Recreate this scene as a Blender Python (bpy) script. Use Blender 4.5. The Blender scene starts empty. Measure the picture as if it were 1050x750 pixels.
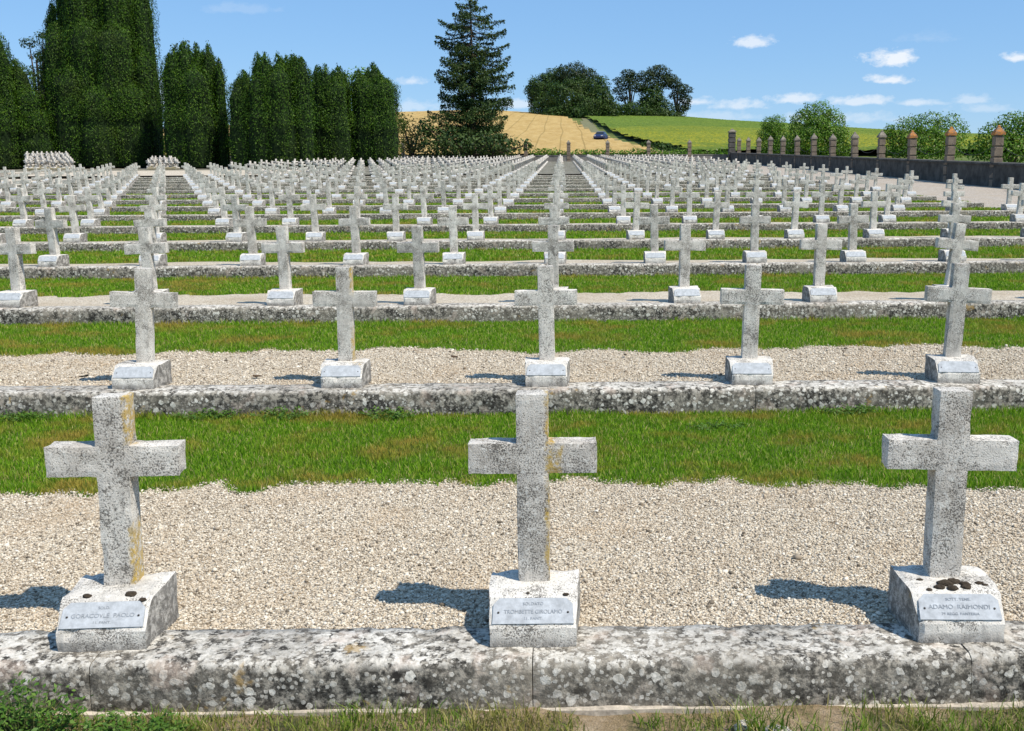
import bpy, bmesh, math, random
import numpy as np
from mathutils import Vector, Matrix, noise

random.seed(7)
RNG = np.random.default_rng(11)
scene = bpy.context.scene
COL = scene.collection
R = math.radians

# ------------------------------------------------------------------ layout constants (metres)
S = 1.5            # distance between crosses in a row
D = 3.93           # distance between rows
DZ = 0.165         # step up from one terrace to the next
X0 = -0.11         # x of the column in front of the camera
Y1 = 3.22          # front face of the first kerb
CAMZ = 1.571
NROW = 16
SL = DZ / D
XR = 12.7          # right end of the terraces
XW = 19.6          # right boundary wall
YB = 120.0         # back boundary wall
def row_y(n): return Y1 + D * (n - 1)
def row_z(n): return DZ * (n - 1)
def slope_z(y): return SL * (y - Y1)

FPX, CXP, CYP = 1040.0, 577.0, 375.0
PITCH = R(9.8)
CAMROT = Matrix.Rotation(-0.0106, 3, 'Z') @ Matrix.Rotation(R(90) - PITCH, 3, 'X') @ Matrix.Rotation(-0.005, 3, 'Z')
def ray(px, py):
    d = CAMROT @ Vector(((px - 588) / FPX, (CYP - py) / FPX, -1))
    return d / d.y
def wx(px, Y, py=150): return ray(px, py).x * Y
def at(px, py, Y):
    d = ray(px, py); return Vector((d.x * Y, Y, CAMZ + d.z * Y))

# ------------------------------------------------------------------ terrain
RX = [-260, -142, -90, -55, -23, 11, 42, 70, 107, 161, 260]
RZ = [16, 21.4, 25.0, 27.6, 27.8, 26.2, 24.9, 23.0, 20.0, 17.0, 14]
def terrain(x, y):
    x = np.asarray(x, float); y = np.asarray(y, float)
    base = SL * (y - Y1) - 0.3
    rz = np.interp(x, RX, RZ)
    b0 = SL * (125 - Y1) - 0.3
    t = np.clip((y - 125) / 225.0, 0, None)
    hill = b0 + (rz - b0) * np.minimum(t, 1) - 0.10 * np.clip(y - 352, 0, 400)
    z = np.where(y < 125, base, hill)
    z = z + 0.18 * np.sin(x * .11 + y * .05) * np.clip((y - 130) / 60, 0, 1)
    z = np.where(y < Y1 + 1, np.minimum(z, -0.3), z)
    return z
def terr(x, y): return float(terrain(x, y))
def ground_hit(px, py):
    d = ray(px, py)
    Y = 126.0
    while Y < 352:
        if CAMZ + d.z * Y <= terr(d.x * Y, Y): return d.x * Y, Y
        Y += 1.0
    return d.x * 352, 352

# ------------------------------------------------------------------ object helpers
def tag(o, label=None, cat=None, group=None, kind=None):
    if label: o['label'] = label
    if cat: o['category'] = cat
    if group: o['group'] = group
    if kind: o['kind'] = kind
    return o
def empty(name, loc=(0, 0, 0), rz=0.0):
    o = bpy.data.objects.new(name, None); COL.objects.link(o)
    o.location = loc; o.rotation_euler = (0, 0, rz); o.empty_display_size = .2
    return o
def link(name, me, mat=None, parent=None, smooth=False):
    o = bpy.data.objects.new(name, me); COL.objects.link(o)
    if mat is not None: me.materials.append(mat)
    if parent is not None: o.parent = parent
    if smooth: me.polygons.foreach_set('use_smooth', [True] * len(me.polygons))
    return o
def link_bm(name, bm, mat=None, parent=None, smooth=False):
    bmesh.ops.recalc_face_normals(bm, faces=bm.faces)
    me = bpy.data.meshes.new(name); bm.to_mesh(me); bm.free()
    return link(name, me, mat, parent, smooth)
def np_mesh(name, V, F):
    """V (n,3) floats, F (m,k) ints with k = 3 or 4"""
    V = np.asarray(V, np.float32); F = np.asarray(F, np.int32)
    me = bpy.data.meshes.new(name)
    m, k = F.shape
    me.vertices.add(len(V)); me.vertices.foreach_set('co', V.ravel())
    me.loops.add(m * k); me.loops.foreach_set('vertex_index', F.ravel())
    me.polygons.add(m); me.polygons.foreach_set('loop_start', np.arange(0, m * k, k, dtype=np.int32))
    me.update(calc_edges=True)
    return me
def box(bm, x0, x1, y0, y1, z0, z1):
    v = [bm.verts.new(p) for p in ((x0,y0,z0),(x1,y0,z0),(x1,y1,z0),(x0,y1,z0),(x0,y0,z1),(x1,y0,z1),(x1,y1,z1),(x0,y1,z1))]
    for f in ((0,3,2,1),(4,5,6,7),(0,1,5,4),(1,2,6,5),(2,3,7,6),(3,0,4,7)): bm.faces.new([v[i] for i in f])
    return v
def tube(bm, pts, rad, seg=8, cap=True):
    rings = []
    for i, p in enumerate(pts):
        p = Vector(p)
        a = Vector(pts[max(i-1, 0)]); b = Vector(pts[min(i+1, len(pts)-1)])
        t = (b - a).normalized() if (b - a).length > 1e-6 else Vector((0,0,1))
        u = t.cross(Vector((0.3, 1, 0.1))).normalized(); w = t.cross(u)
        r = rad[i] if isinstance(rad, (list, tuple)) else rad
        rings.append([bm.verts.new(p + (u * math.cos(2*math.pi*k/seg) + w * math.sin(2*math.pi*k/seg)) * r) for k in range(seg)])
    for a, b in zip(rings, rings[1:]):
        for k in range(seg): bm.faces.new((a[k], a[(k+1) % seg], b[(k+1) % seg], b[k]))
    if cap and seg > 2:
        bm.faces.new(rings[0][::-1]); bm.faces.new(rings[-1])

# ------------------------------------------------------------------ material helpers
class NT:
    def __init__(s, name):
        s.m = bpy.data.materials.new(name); s.m.use_nodes = True
        s.t = s.m.node_tree; s.n = s.t.nodes; s.l = s.t.links
        s.b = s.n['Principled BSDF']; s.b.inputs['Roughness'].default_value = .9
        s.b.inputs['Specular IOR Level'].default_value = .25
    def node(s, ty, **kw):
        n = s.n.new(ty)
        for k, v in kw.items(): setattr(n, k, v)
        return n
    def put(s, a, b):
        if isinstance(a, bpy.types.NodeSocket): s.l.new(a, b)
        else: b.default_value = a
    def noise(s, vec, scale, detail=4, rough=.6, out='Fac'):
        n = s.node('ShaderNodeTexNoise'); s.l.new(vec, n.inputs['Vector'])
        n.inputs['Scale'].default_value = scale; n.inputs['Detail'].default_value = detail
        n.inputs['Roughness'].default_value = rough
        return n.outputs[out]
    def voro(s, vec, scale, out='Distance', rnd=1.0, feature='F1'):
        n = s.node('ShaderNodeTexVoronoi', feature=feature); s.l.new(vec, n.inputs['Vector'])
        n.inputs['Scale'].default_value = scale; n.inputs['Randomness'].default_value = rnd
        return n.outputs[out]
    def ramp(s, fac, stops, interp='LINEAR'):
        n = s.node('ShaderNodeValToRGB'); s.put(fac, n.inputs[0]); n.color_ramp.interpolation = interp
        e = n.color_ramp.elements
        while len(e) < len(stops): e.new(.5)
        for el, (p, c) in zip(e, stops):
            el.position = p; el.color = (c, c, c, 1) if not isinstance(c, tuple) else (*c, 1)
        return n.outputs[0]
    def mix(s, fac, a, b, mode='MIX'):
        n = s.node('ShaderNodeMix', data_type='RGBA', blend_type=mode)
        s.put(fac, n.inputs[0])
        for v, i in ((a, 6), (b, 7)):
            if isinstance(v, tuple): n.inputs[i].default_value = (*v, 1)
            else: s.l.new(v, n.inputs[i])
        return n.outputs[2]
    def math(s, op, a, b=0.0, clamp=False):
        n = s.node('ShaderNodeMath', operation=op, use_clamp=clamp)
        s.put(a, n.inputs[0]); s.put(b, n.inputs[1]); return n.outputs[0]
    def coord(s, kind='Object', rnd=False, scale=None):
        c = s.node('ShaderNodeTexCoord').outputs[kind]
        if scale:
            m = s.node('ShaderNodeMapping'); s.l.new(c, m.inputs[0]); m.inputs['Scale'].default_value = scale; c = m.outputs[0]
        if rnd:
            o = s.node('ShaderNodeObjectInfo'); k = s.math('MULTIPLY', o.outputs['Random'], 37.0)
            v = s.node('ShaderNodeVectorMath', operation='ADD'); s.l.new(c, v.inputs[0]); s.l.new(k, v.inputs[1]); c = v.outputs[0]
        return c
    def bump(s, h, strength=.5, dist=.01):
        n = s.node('ShaderNodeBump'); n.inputs['Strength'].default_value = strength
        n.inputs['Distance'].default_value = dist
        s.l.new(h, n.inputs['Height']); s.l.new(n.outputs[0], s.b.inputs['Normal'])
    def done(s, col=None, rough=None):
        if col is not None: s.put(col if not isinstance(col, tuple) else (*col, 1), s.b.inputs['Base Color'])
        if rough is not None: s.put(rough, s.b.inputs['Roughness'])
        return s.m
def sep(k, v, i):
    n = k.node('ShaderNodeSeparateXYZ'); k.l.new(v, n.inputs[0]); return n.outputs[i]

def mat_cross(name, lichen=None, white=0.0):
    k = NT(name); c = k.coord(rnd=True)
    big = k.noise(c, 6, 4, .65)
    base = k.ramp(big, [(.3, (.46, .415, .355)), (.5, (.65, .60, .525)), (.72, (.79, .74, .655))])
    rv = k.node('ShaderNodeObjectInfo').outputs['Random']
    base = k.mix(1.0, base, k.ramp(rv, [(0, .90), (1, 1.12)]), 'MULTIPLY')
    if white: base = k.mix(white, base, (.84, .80, .72))
    fine = k.noise(c, 165, 3, .8)
    patch = k.noise(c, 8, 5, .7)
    thr = k.math('ADD', fine, k.math('MULTIPLY', k.math('SUBTRACT', patch, .5), .55 if not white else .8))
    sp = k.ramp(thr, [(.42 if not white else .39, 1.0), (.49 if not white else .46, 0.0)])
    col = k.mix(k.math('MULTIPLY', sp, .86), base, (.07, .062, .052))
    wl = k.ramp(k.noise(c, 60, 3, .6), [(.58, 0.0), (.64, 1.0)])
    col = k.mix(k.math('MULTIPLY', wl, .6), col, (.80, .77, .69))
    cs = k.coord(rnd=True, scale=(1, 1, .10))
    st = k.ramp(k.noise(cs, 34, 3, .6), [(.53, 0.0), (.72, 1.0)])
    st = k.math('MULTIPLY', st, k.ramp(k.noise(c, 4.5, 3, .6), [(.42, 0.0), (.6, 1.0)]))
    col = k.mix(k.math('MULTIPLY', st, .5), col, (.15, .14, .125))
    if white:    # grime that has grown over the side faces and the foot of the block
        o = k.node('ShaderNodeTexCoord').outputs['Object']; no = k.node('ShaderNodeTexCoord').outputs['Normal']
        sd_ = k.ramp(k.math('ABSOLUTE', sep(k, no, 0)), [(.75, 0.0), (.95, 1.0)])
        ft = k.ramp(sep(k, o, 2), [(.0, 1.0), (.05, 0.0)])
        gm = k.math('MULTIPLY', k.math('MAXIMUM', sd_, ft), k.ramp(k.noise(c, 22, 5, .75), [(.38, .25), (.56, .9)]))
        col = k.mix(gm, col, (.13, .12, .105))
    tl = k.ramp(k.noise(c, 3.1, 5, .75), [(.66, 0.0), (.71, 1.0)])
    col = k.mix(k.math('MULTIPLY', tl, .45), col, (.46, .31, .10))
    if lichen:   # ochre lichen growing on one side of this cross
        o = k.node('ShaderNodeTexCoord').outputs['Object']
        x = sep(k, o, 0); z = sep(k, o, 2)
        def band(v, lo, hi, w_): return k.ramp(v, [(lo - w_, 0.0), (lo, 1.0), (hi, 1.0), (hi + w_, 0.0)])
        xn = k.math('ADD', x, k.math('MULTIPLY', k.math('SUBTRACT', k.noise(c, 30, 5, .7), .5), .06))
        zn = k.math('ADD', z, k.math('MULTIPLY', k.math('SUBTRACT', k.noise(c, 12, 4, .7), .5), .30))
        m = None
        for (xa_, xb_, za_, zb_) in lichen:
            q = k.math('MULTIPLY', band(xn, xa_, xb_, .010), band(zn, za_, zb_, .05))
            m = q if m is None else k.math('MAXIMUM', m, q)
        m = k.math('MULTIPLY', m, k.ramp(k.noise(c, 38, 6, .8), [(.42, 0.0), (.54, .8)]))
        col = k.mix(m, col, k.ramp(k.noise(c, 40, 3), [(.35, (.40, .26, .05)), (.65, (.60, .38, .03))]))
    k.bump(k.math('ADD', fine, k.math('MULTIPLY', patch, .6)), .75, .006)
    return k.done(col, .95)
def mat_kerb():
    k = NT('kerb_stone'); c = k.coord(rnd=True)
    g = k.node('ShaderNodeNewGeometry'); nz = sep(k, g.outputs['Normal'], 2)
    base = k.ramp(k.noise(c, 26, 5, .75), [(.40, (.028, .025, .021)), (.49, (.11, .10, .083)), (.59, (.36, .32, .26))])
    vn = k.node('ShaderNodeTexVoronoi'); k.l.new(c, vn.inputs['Vector']); vn.inputs['Scale'].default_value = 24
    d = k.math('ADD', vn.outputs['Distance'], k.math('MULTIPLY', k.math('SUBTRACT', k.noise(c, 45, 4, .7), .5), .75))
    sel = sep(k, vn.outputs['Color'], 0)
    lim = k.math('MULTIPLY', k.math('POWER', sel, 1.5), .52)
    white = k.ramp(k.math('SUBTRACT', lim, d), [(0.0, 0.0), (.04, 1.0)])
    vn2 = k.node('ShaderNodeTexVoronoi'); k.l.new(c, vn2.inputs['Vector']); vn2.inputs['Scale'].default_value = 48
    d2 = k.math('ADD', vn2.outputs['Distance'], k.math('MULTIPLY', k.math('SUBTRACT', k.noise(c, 90, 3, .7), .5), .8))
    white2 = k.ramp(k.math('SUBTRACT', k.math('MULTIPLY', sep(k, vn2.outputs['Color'], 1), .45), d2), [(0.0, 0.0), (.05, 1.0)])
    # crustose lichen is nearly continuous on the top, spotty on the face: it is a growth, kept by height
    top = k.ramp(nz, [(.25, 0.0), (.85, 1.0)])
    bl = k.noise(c, 22, 5, .7)
    cover = k.math('MULTIPLY', top, k.ramp(bl, [(.465, 0.0), (.52, 1.0)]))
    w = k.math('MAXIMUM', k.math('MAXIMUM', white, k.math('MULTIPLY', white2, .7)), k.math('MULTIPLY', cover, .92))
    wc = k.ramp(k.noise(c, 55, 4, .7), [(.35, (.42, .385, .32)), (.6, (.78, .73, .64))])
    col = k.mix(w, base, wc)
    lg = k.noise(c, 1.9, 4, .6)
    w = k.math('MULTIPLY', w, k.ramp(lg, [(.36, .45), (.55, 1.0)]))
    col0 = k.mix(k.ramp(k.noise(c, 2.7, 3, .6), [(.46, 0.0), (.66, .5)]), base, (.34, .295, .23))
    col = k.mix(w, col0, wc)
    och = k.ramp(k.noise(c, 4.2, 4, .75), [(.64, 0.0), (.69, 1.0)])
    col = k.mix(k.math('MULTIPLY', och, .55), col, (.42, .26, .07))
    pk = k.ramp(k.noise(c, 6.5, 3, .6), [(.58, 0.0), (.70, 1.0)])
    col = k.mix(k.math('MULTIPLY', pk, .4), col, (.50, .38, .30))
    k.bump(k.math('ADD', k.noise(c, 45, 5, .7), k.math('MULTIPLY', w, .3)), .8, .008)
    return k.done(col, .95)
def mat_gravel(name, cols, scale=75):
    k = NT(name); c = k.coord()
    v = k.node('ShaderNodeTexVoronoi'); k.l.new(c, v.inputs['Vector']); v.inputs['Scale'].default_value = scale
    sc = sep(k, v.outputs['Color'], 0)
    col = k.ramp(sc, cols)
    col = k.mix(k.ramp(v.outputs['Distance'], [(.45, 0.0), (.8, .5)]), col, (.16, .13, .10))
    dirt = k.ramp(k.noise(c, 1.3, 5, .65), [(.45, 0.0), (.72, .55)])
    col = k.mix(dirt, col, (.36, .27, .17))
    h = k.math('SUBTRACT', 1.0, v.outputs['Distance'])
    k.bump(h, .9, .012)
    return k.done(col, .9)
def mat_pebble():
    k = NT('pebble_stone'); g = k.node('ShaderNodeNewGeometry')
    c = k.coord()
    col = k.ramp(g.outputs['Random Per Island'], [(0, (.11, .09, .065)), (.12, (.29, .235, .17)), (.36, (.50, .415, .305)), (.75, (.62, .54, .415)), (1, (.77, .70, .58))])
    dirt = k.ramp(k.noise(c, 1.7, 4, .65), [(.5, 0.0), (.72, .45)])
    col = k.mix(dirt, col, (.45, .32, .19))
    return k.done(col, .85)
def mat_soil(name, a, b, dr, sc=1.0):
    k = NT(name); c = k.coord()
    n = k.noise(c, 2.2 * sc, 6, .7)
    col = k.ramp(n, [(.38, a), (.52, b), (.66, dr)])
    f = k.noise(c, 60 * sc, 3, .7)
    col = k.mix(.5, col, k.ramp(f, [(.3, .3), (.7, 1.0)]), 'MULTIPLY')
    k.bump(f, .8, .02)
    return k.done(col, .95)
def mat_leaf(name, cols, patch=None, pscale=1.0, trans=.25, spec=.3, rough=.55):
    k = NT(name); g = k.node('ShaderNodeNewGeometry'); c = k.coord()
    col = k.ramp(g.outputs['Random Per Island'], cols)
    if patch:
        p = k.ramp(k.noise(c, pscale, 4, .65), [(patch[1], 0.0), (patch[2], 1.0)])
        col = k.mix(k.math('MULTIPLY', p, patch[3]), col, patch[0])
    k.b.inputs['Specular IOR Level'].default_value = spec
    if trans > 0:
        t = k.node('ShaderNodeBsdfTranslucent'); k.l.new(col, t.inputs['Color'])
        m = k.node('ShaderNodeMixShader'); m.inputs[0].default_value = trans
        k.l.new(k.b.outputs[0], m.inputs[1]); k.l.new(t.outputs[0], m.inputs[2])
        k.l.new(m.outputs[0], k.n['Material Output'].inputs[0])
    return k.done(col, rough)
def mat_plain(name, col, rough=.8, vary=.25, scale=8, metal=0.0, bump=.3):
    k = NT(name); c = k.coord(rnd=True); n = k.noise(c, scale, 5, .7)
    c2 = k.mix(1.0, col, k.ramp(n, [(.3, 1 - vary), (.7, 1 + vary)]), 'MULTIPLY')
    k.b.inputs['Metallic'].default_value = metal
    if bump: k.bump(n, bump, .01)
    return k.done(c2, rough)

M_cross = mat_cross('weathered_stone')
M_crossL = mat_cross('weathered_stone_lichen_side', [(.048, .072, .70, .90), (.050, .072, .14, .36)])
M_crossM = mat_cross('weathered_stone_lichen_edge', [(.052, .070, .60, .86), (.058, .10, .56, .62), (.052, .066, .2, .5)])
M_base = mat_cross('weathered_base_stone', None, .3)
M_kerb = mat_kerb()
M_gravel = mat_gravel('limestone_gravel', [(0, (.28, .22, .15)), (.2, (.52, .43, .31)), (.6, (.66, .57, .43)), (1, (.78, .70, .57))])
M_gravelfar = mat_gravel('path_gravel', [(0, (.24, .20, .16)), (.3, (.42, .36, .29)), (1, (.54, .48, .40))], 30)
M_pebble = mat_pebble()
M_lawnsoil = mat_soil('lawn_soil', (.07, .13, .012), (.13, .20, .02), (.30, .23, .08))
M_foresoil = mat_soil('sandy_soil', (.12, .12, .05), (.34, .25, .14), (.52, .40, .27), 2.2)
M_grass = mat_leaf('grass_blade', [(0, (.07, .18, .006)), (.5, (.16, .33, .011)), (.84, (.29, .45, .03)), (.93, (.48, .43, .13)), (1, (.56, .48, .22))],
                   ((.42, .29, .06), .50, .64, .8), 1.6, .40, .15, .7)
M_grassf = mat_leaf('grass_blade_dry', [(0, (.07, .15, .012)), (.55, (.15, .25, .02)), (.78, (.28, .30, .06)), (1, (.48, .40, .18))],
                   ((.36, .24, .10), .50, .66, .5), 2.2, .3, .2, .6)
M_plaque = mat_plain('zinc_plaque', (.43, .445, .455), .75, .25, 30, 0.0, .1)
M_letter = mat_plain('stamped_lettering', (.27, .29, .31), .7, .3, 60)
M_letterw = mat_plain('faded_lettering', (.29, .31, .33), .7, .3, 60)
M_screw = mat_plain('rusty_screw', (.05, .045, .04), .6)
M_moss = mat_plain('dry_brown_moss', (.060, .045, .030), 1.0, .5, 90, 0, .9)
M_footing = mat_plain('lime_mortar', (.46, .40, .32), .9, .5, 25)
M_rock = mat_cross('lichen_rock')
M_bark = mat_plain('bark', (.10, .075, .055), .95, .4, 12, 0, .8)

# ------------------------------------------------------------------ camera
cam_d = bpy.data.cameras.new('camera'); cam = bpy.data.objects.new('camera', cam_d); COL.objects.link(cam)
cam.matrix_world = Matrix.Translation((0, 0, CAMZ)) @ Matrix.Rotation(-0.0106, 4, 'Z') @ Matrix.Rotation(R(90) - PITCH, 4, 'X') @ Matrix.Rotation(-0.005, 4, 'Z')
cam_d.sensor_width = 36; cam_d.lens = 36 * FPX / 1050; cam_d.shift_x = -(588 - 525) / 1050
cam_d.clip_start = .1; cam_d.clip_end = 6000
scene.camera = cam

# ------------------------------------------------------------------ sun and sky
SUN = Vector((.52, -.34, .88)).normalized()
sd = bpy.data.lights.new('sun', 'SUN'); so = bpy.data.objects.new('sun', sd); COL.objects.link(so)
sd.energy = 5.0; sd.angle = R(.53); sd.color = (1, .935, .83)
so.rotation_euler = SUN.to_track_quat('Z', 'Y').to_euler(); so.location = (30, -30, 60)
w = bpy.data.worlds.new('World'); scene.world = w; w.use_nodes = True
nt = w.node_tree; N = nt.nodes; L = nt.links
sky = N.new('ShaderNodeTexSky'); sky.sky_type = 'NISHITA'; sky.sun_disc = False
sky.sun_elevation = math.asin(SUN.z); sky.sun_rotation = math.atan2(SUN.x, SUN.y)
sky.altitude = 100; sky.air_density = 1.0; sky.dust_density = .2; sky.ozone_density = 4.0
bg = N['Background']; bg.inputs['Strength'].default_value = .115
hs = N.new('ShaderNodeHueSaturation'); hs.inputs['Saturation'].default_value = 1.15; hs.inputs['Value'].default_value = 1.3
L.new(sky.outputs[0], hs.inputs['Color'])
tc = N.new('ShaderNodeTexCoord'); sx = N.new('ShaderNodeSeparateXYZ'); L.new(tc.outputs['Generated'], sx.inputs[0])
def wm(op, a, b=0.0, c=None, clamp=False):
    n = N.new('ShaderNodeMath'); n.operation = op; n.use_clamp = clamp
    for v, i in ((a, 0), (b, 1), (c, 2)):
        if v is None: continue
        if isinstance(v, bpy.types.NodeSocket): L.new(v, n.inputs[i])
        else: n.inputs[i].default_value = v
    return n.outputs[0]
az = wm('DIVIDE', sx.outputs[0], wm('MAXIMUM', sx.outputs[1], .05)); el = wm('DIVIDE', sx.outputs[2], wm('MAXIMUM', sx.outputs[1], .05))
cn = N.new('ShaderNodeTexNoise'); cn.inputs['Scale'].default_value = 60; cn.inputs['Detail'].default_value = 7; cn.inputs['Roughness'].default_value = .62
mp = N.new('ShaderNodeMapping'); mp.inputs['Scale'].default_value = (1, .3, 1.7)
L.new(tc.outputs['Generated'], mp.inputs[0]); L.new(mp.outputs[0], cn.inputs['Vector'])
tot = None
clouds = [(768,45,20,6.5,.8),(915,62,24,9,1),(913,83,18,5.5,.95),(1043,60,14,5,.95),(757,109,26,6,.62),(718,105,18,5,.7),(812,103,22,6,.75),(885,105,28,5.5,.7),
          (940,106,24,4.5,.6),(997,103,16,6,.42),(424,84,14,5.5,.6),(428,110,24,7,.4),(532,108,20,6,.6),(1010,112,30,5,.32),(860,122,60,7,.38),(740,120,40,6,.32),(166,105,8,24,.5),(245,10,34,6,.14),(955,40,30,6,.12)]
for (px, py, rx, ry, a) in clouds:
    d = ray(px, py)
    u = wm('DIVIDE', wm('SUBTRACT', az, d.x), rx / FPX * 1.35); v = wm('DIVIDE', wm('SUBTRACT', el, d.z), ry / FPX * 1.35)
    v = wm('MULTIPLY', v, wm('ADD', 1.0, wm('MULTIPLY', wm('LESS_THAN', v, 0.0), .8)))   # flatter undersides
    r2 = wm('SQRT', wm('ADD', wm('MULTIPLY', u, u), wm('MULTIPLY', v, v)))
    m = wm('SUBTRACT', 1.0, r2)
    m = wm('ADD', m, wm('MULTIPLY', wm('SUBTRACT', cn.outputs['Fac'], .52), 2.6))
    m = wm('MULTIPLY', wm('MULTIPLY', m, 1.5, clamp=True), wm('MULTIPLY', wm('SUBTRACT', 1.6, r2), 2.0, clamp=True))
    m = wm('MULTIPLY', m, a * .88)
    tot = m if tot is None else wm('MAXIMUM', tot, m)
mx = N.new('ShaderNodeMix'); mx.data_type = 'RGBA'
blue = N.new('ShaderNodeMix'); blue.data_type = 'RGBA'; blue.inputs[0].default_value = .6; L.new(hs.outputs[0], blue.inputs[6]); blue.inputs[7].default_value = (1.95, 3.8, 6.7, 1)
L.new(tot, mx.inputs[0]); L.new(blue.outputs[2], mx.inputs[6]); mx.inputs[7].default_value = (7.6, 7.9, 8.3, 1)
L.new(mx.outputs[2], bg.inputs['Color'])
scene.view_settings.view_transform = 'Standard'; scene.view_settings.look = 'None'
scene.cycles.max_bounces = 6; scene.cycles.diffuse_bounces = 3; scene.cycles.transmission_bounces = 3; scene.cycles.glossy_bounces = 2
scene.view_settings.exposure = 0.1; scene.view_settings.gamma = 1

# ------------------------------------------------------------------ ground
def grid_mesh(name, xs, ys, zf, keep=None):
    X, Y = np.meshgrid(xs, ys); Z = zf(X, Y)
    V = np.stack([X.ravel(), Y.ravel(), Z.ravel()], 1)
    nx = len(xs); i, j = np.meshgrid(np.arange(len(xs) - 1), np.arange(len(ys) - 1))
    a = (j * nx + i).ravel(); F = np.stack([a, a + 1, a + nx + 1, a + nx], 1)
    if keep is not None:
        C = V[F].mean(1); F = F[keep(C[:, 0], C[:, 1])]
        used = np.unique(F); mp_ = -np.ones(len(V), int); mp_[used] = np.arange(len(used)); V = V[used]; F = mp_[F]
    return np_mesh(name, V, F)
gx = np.unique(np.concatenate([np.linspace(-900, -200, 30), np.linspace(-200, 200, 161), np.linspace(200, 900, 30)]))
gy = np.unique(np.concatenate([np.linspace(-40, 120, 60), np.linspace(120, 352, 150), np.linspace(352, 900, 40)]))
M_meadow = mat_soil('meadow', (.08, .12, .02), (.13, .17, .03), (.24, .22, .06), .08)
tag(link('ground', grid_mesh('ground', gx, gy, lambda x, y: terrain(x, y)), M_meadow, smooth=True), kind='structure')

# fields on the hill: boundaries taken along the ground
def line_x(pts):
    P = sorted([ground_hit(*p)[::-1] for p in pts])   # (Y, X)
    ys = [p[0] for p in P]; xs = [p[1] for p in P]
    return lambda y: np.interp(y, ys, xs)
wheat_r = line_x([(575, 117), (592, 128), (606, 137), (640, 148), (672, 156)])
green_l = line_x([(607, 126), (622, 134), (640, 143), (665, 150), (700, 157)])
def nz2(x, y, s, a): return a * (np.sin(x * s + 1.3) * np.sin(y * s * .7 + .4) + .5 * np.sin(x * s * 2.7 + y * s * 1.9))
def fkeep_w(x, y): return (y > 138 + nz2(x, y, .3, .6)) & (x < wheat_r(y) + nz2(x, y, .8, .5)) & (y < 354)
def fkeep_g(x, y): return (y > 136 + nz2(x, y, .3, .6)) & (x > green_l(y) + nz2(x, y, .8, .5)) & (y < 354)
fx = np.linspace(-210, 210, 421); fy = np.linspace(126, 356, 231)
k = NT('ripe_wheat'); c = k.coord()
n1 = k.noise(k.coord(scale=(1, .15, 1)), .55, 5, .7); n2 = k.noise(c, .9, 6, .75)
col = k.mix(.5, k.ramp(n1, [(.35, (.36, .24, .085)), (.65, (.54, .40, .18))]), k.ramp(n2, [(.35, (.34, .20, .05)), (.65, (.58, .39, .13))]))
wv = k.node('ShaderNodeTexWave', wave_type='BANDS', bands_direction='X'); k.l.new(c, wv.inputs['Vector'])
wv.inputs['Scale'].default_value = .085; wv.inputs['Distortion'].default_value = 2.5; wv.inputs['Detail'].default_value = 1; wv.inputs['Detail Scale'].default_value = .12
tram = k.ramp(wv.outputs['Fac'], [(.0, 1.0), (.018, 0.0)])
col = k.mix(k.math('MULTIPLY', tram, .6), col, (.20, .14, .04))
k.bump(n2, 1, .3); M_wheat = k.done(col, 1)
k = NT('sunflower_crop'); c = k.coord()
n2 = k.noise(c, 1.4, 6, .8); yl = k.noise(k.coord(scale=(.35, 1, 1)), .07, 5, .6)
y_ = sep(k, c, 1)
yy = k.math('ADD', k.math('DIVIDE', k.math('SUBTRACT', y_, 140.0), 130.0), k.math('MULTIPLY', k.math('SUBTRACT', yl, .5), 1.3))
fl = k.ramp(yy, [(0.0, .2), (.12, 1.0), (.40, .7), (.7, .1)])
col = k.ramp(n2, [(.36, (.045, .10, .010)), (.5, (.105, .18, .018)), (.64, (.20, .27, .04))])
col = k.mix(k.math('MULTIPLY', fl, k.ramp(k.noise(c, 2.5, 4, .8), [(.43, 0.0), (.55, .8)])), col, (.46, .40, .02))
k.bump(n2, 1, .5); M_green = k.done(col, 1)
link('wheat_field', grid_mesh('wheat_field', fx, fy, lambda x, y: terrain(x, y) + .35 + nz2(x, y, 1.7, .05), fkeep_w), M_wheat)['kind'] = 'structure'
link('sunflower_field', grid_mesh('sunflower_field', fx, fy, lambda x, y: terrain(x, y) + .9 + nz2(x, y, 1.9, .12), fkeep_g), M_green)['kind'] = 'structure'
tr = line_x([(600, 122), (604, 130), (612, 137), (622, 143), (645, 151), (680, 157)])
M_track = mat_soil('dirt_track', (.16, .17, .07), (.24, .22, .12), (.09, .13, .03), .8)
tag(link('dirt_track', grid_mesh('dirt_track', fx, np.linspace(130, 350, 441), lambda x, y: terrain(x, y) + .12, lambda x, y: np.abs(x - tr(y)) < 1.4), M_track), kind='structure')

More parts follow.
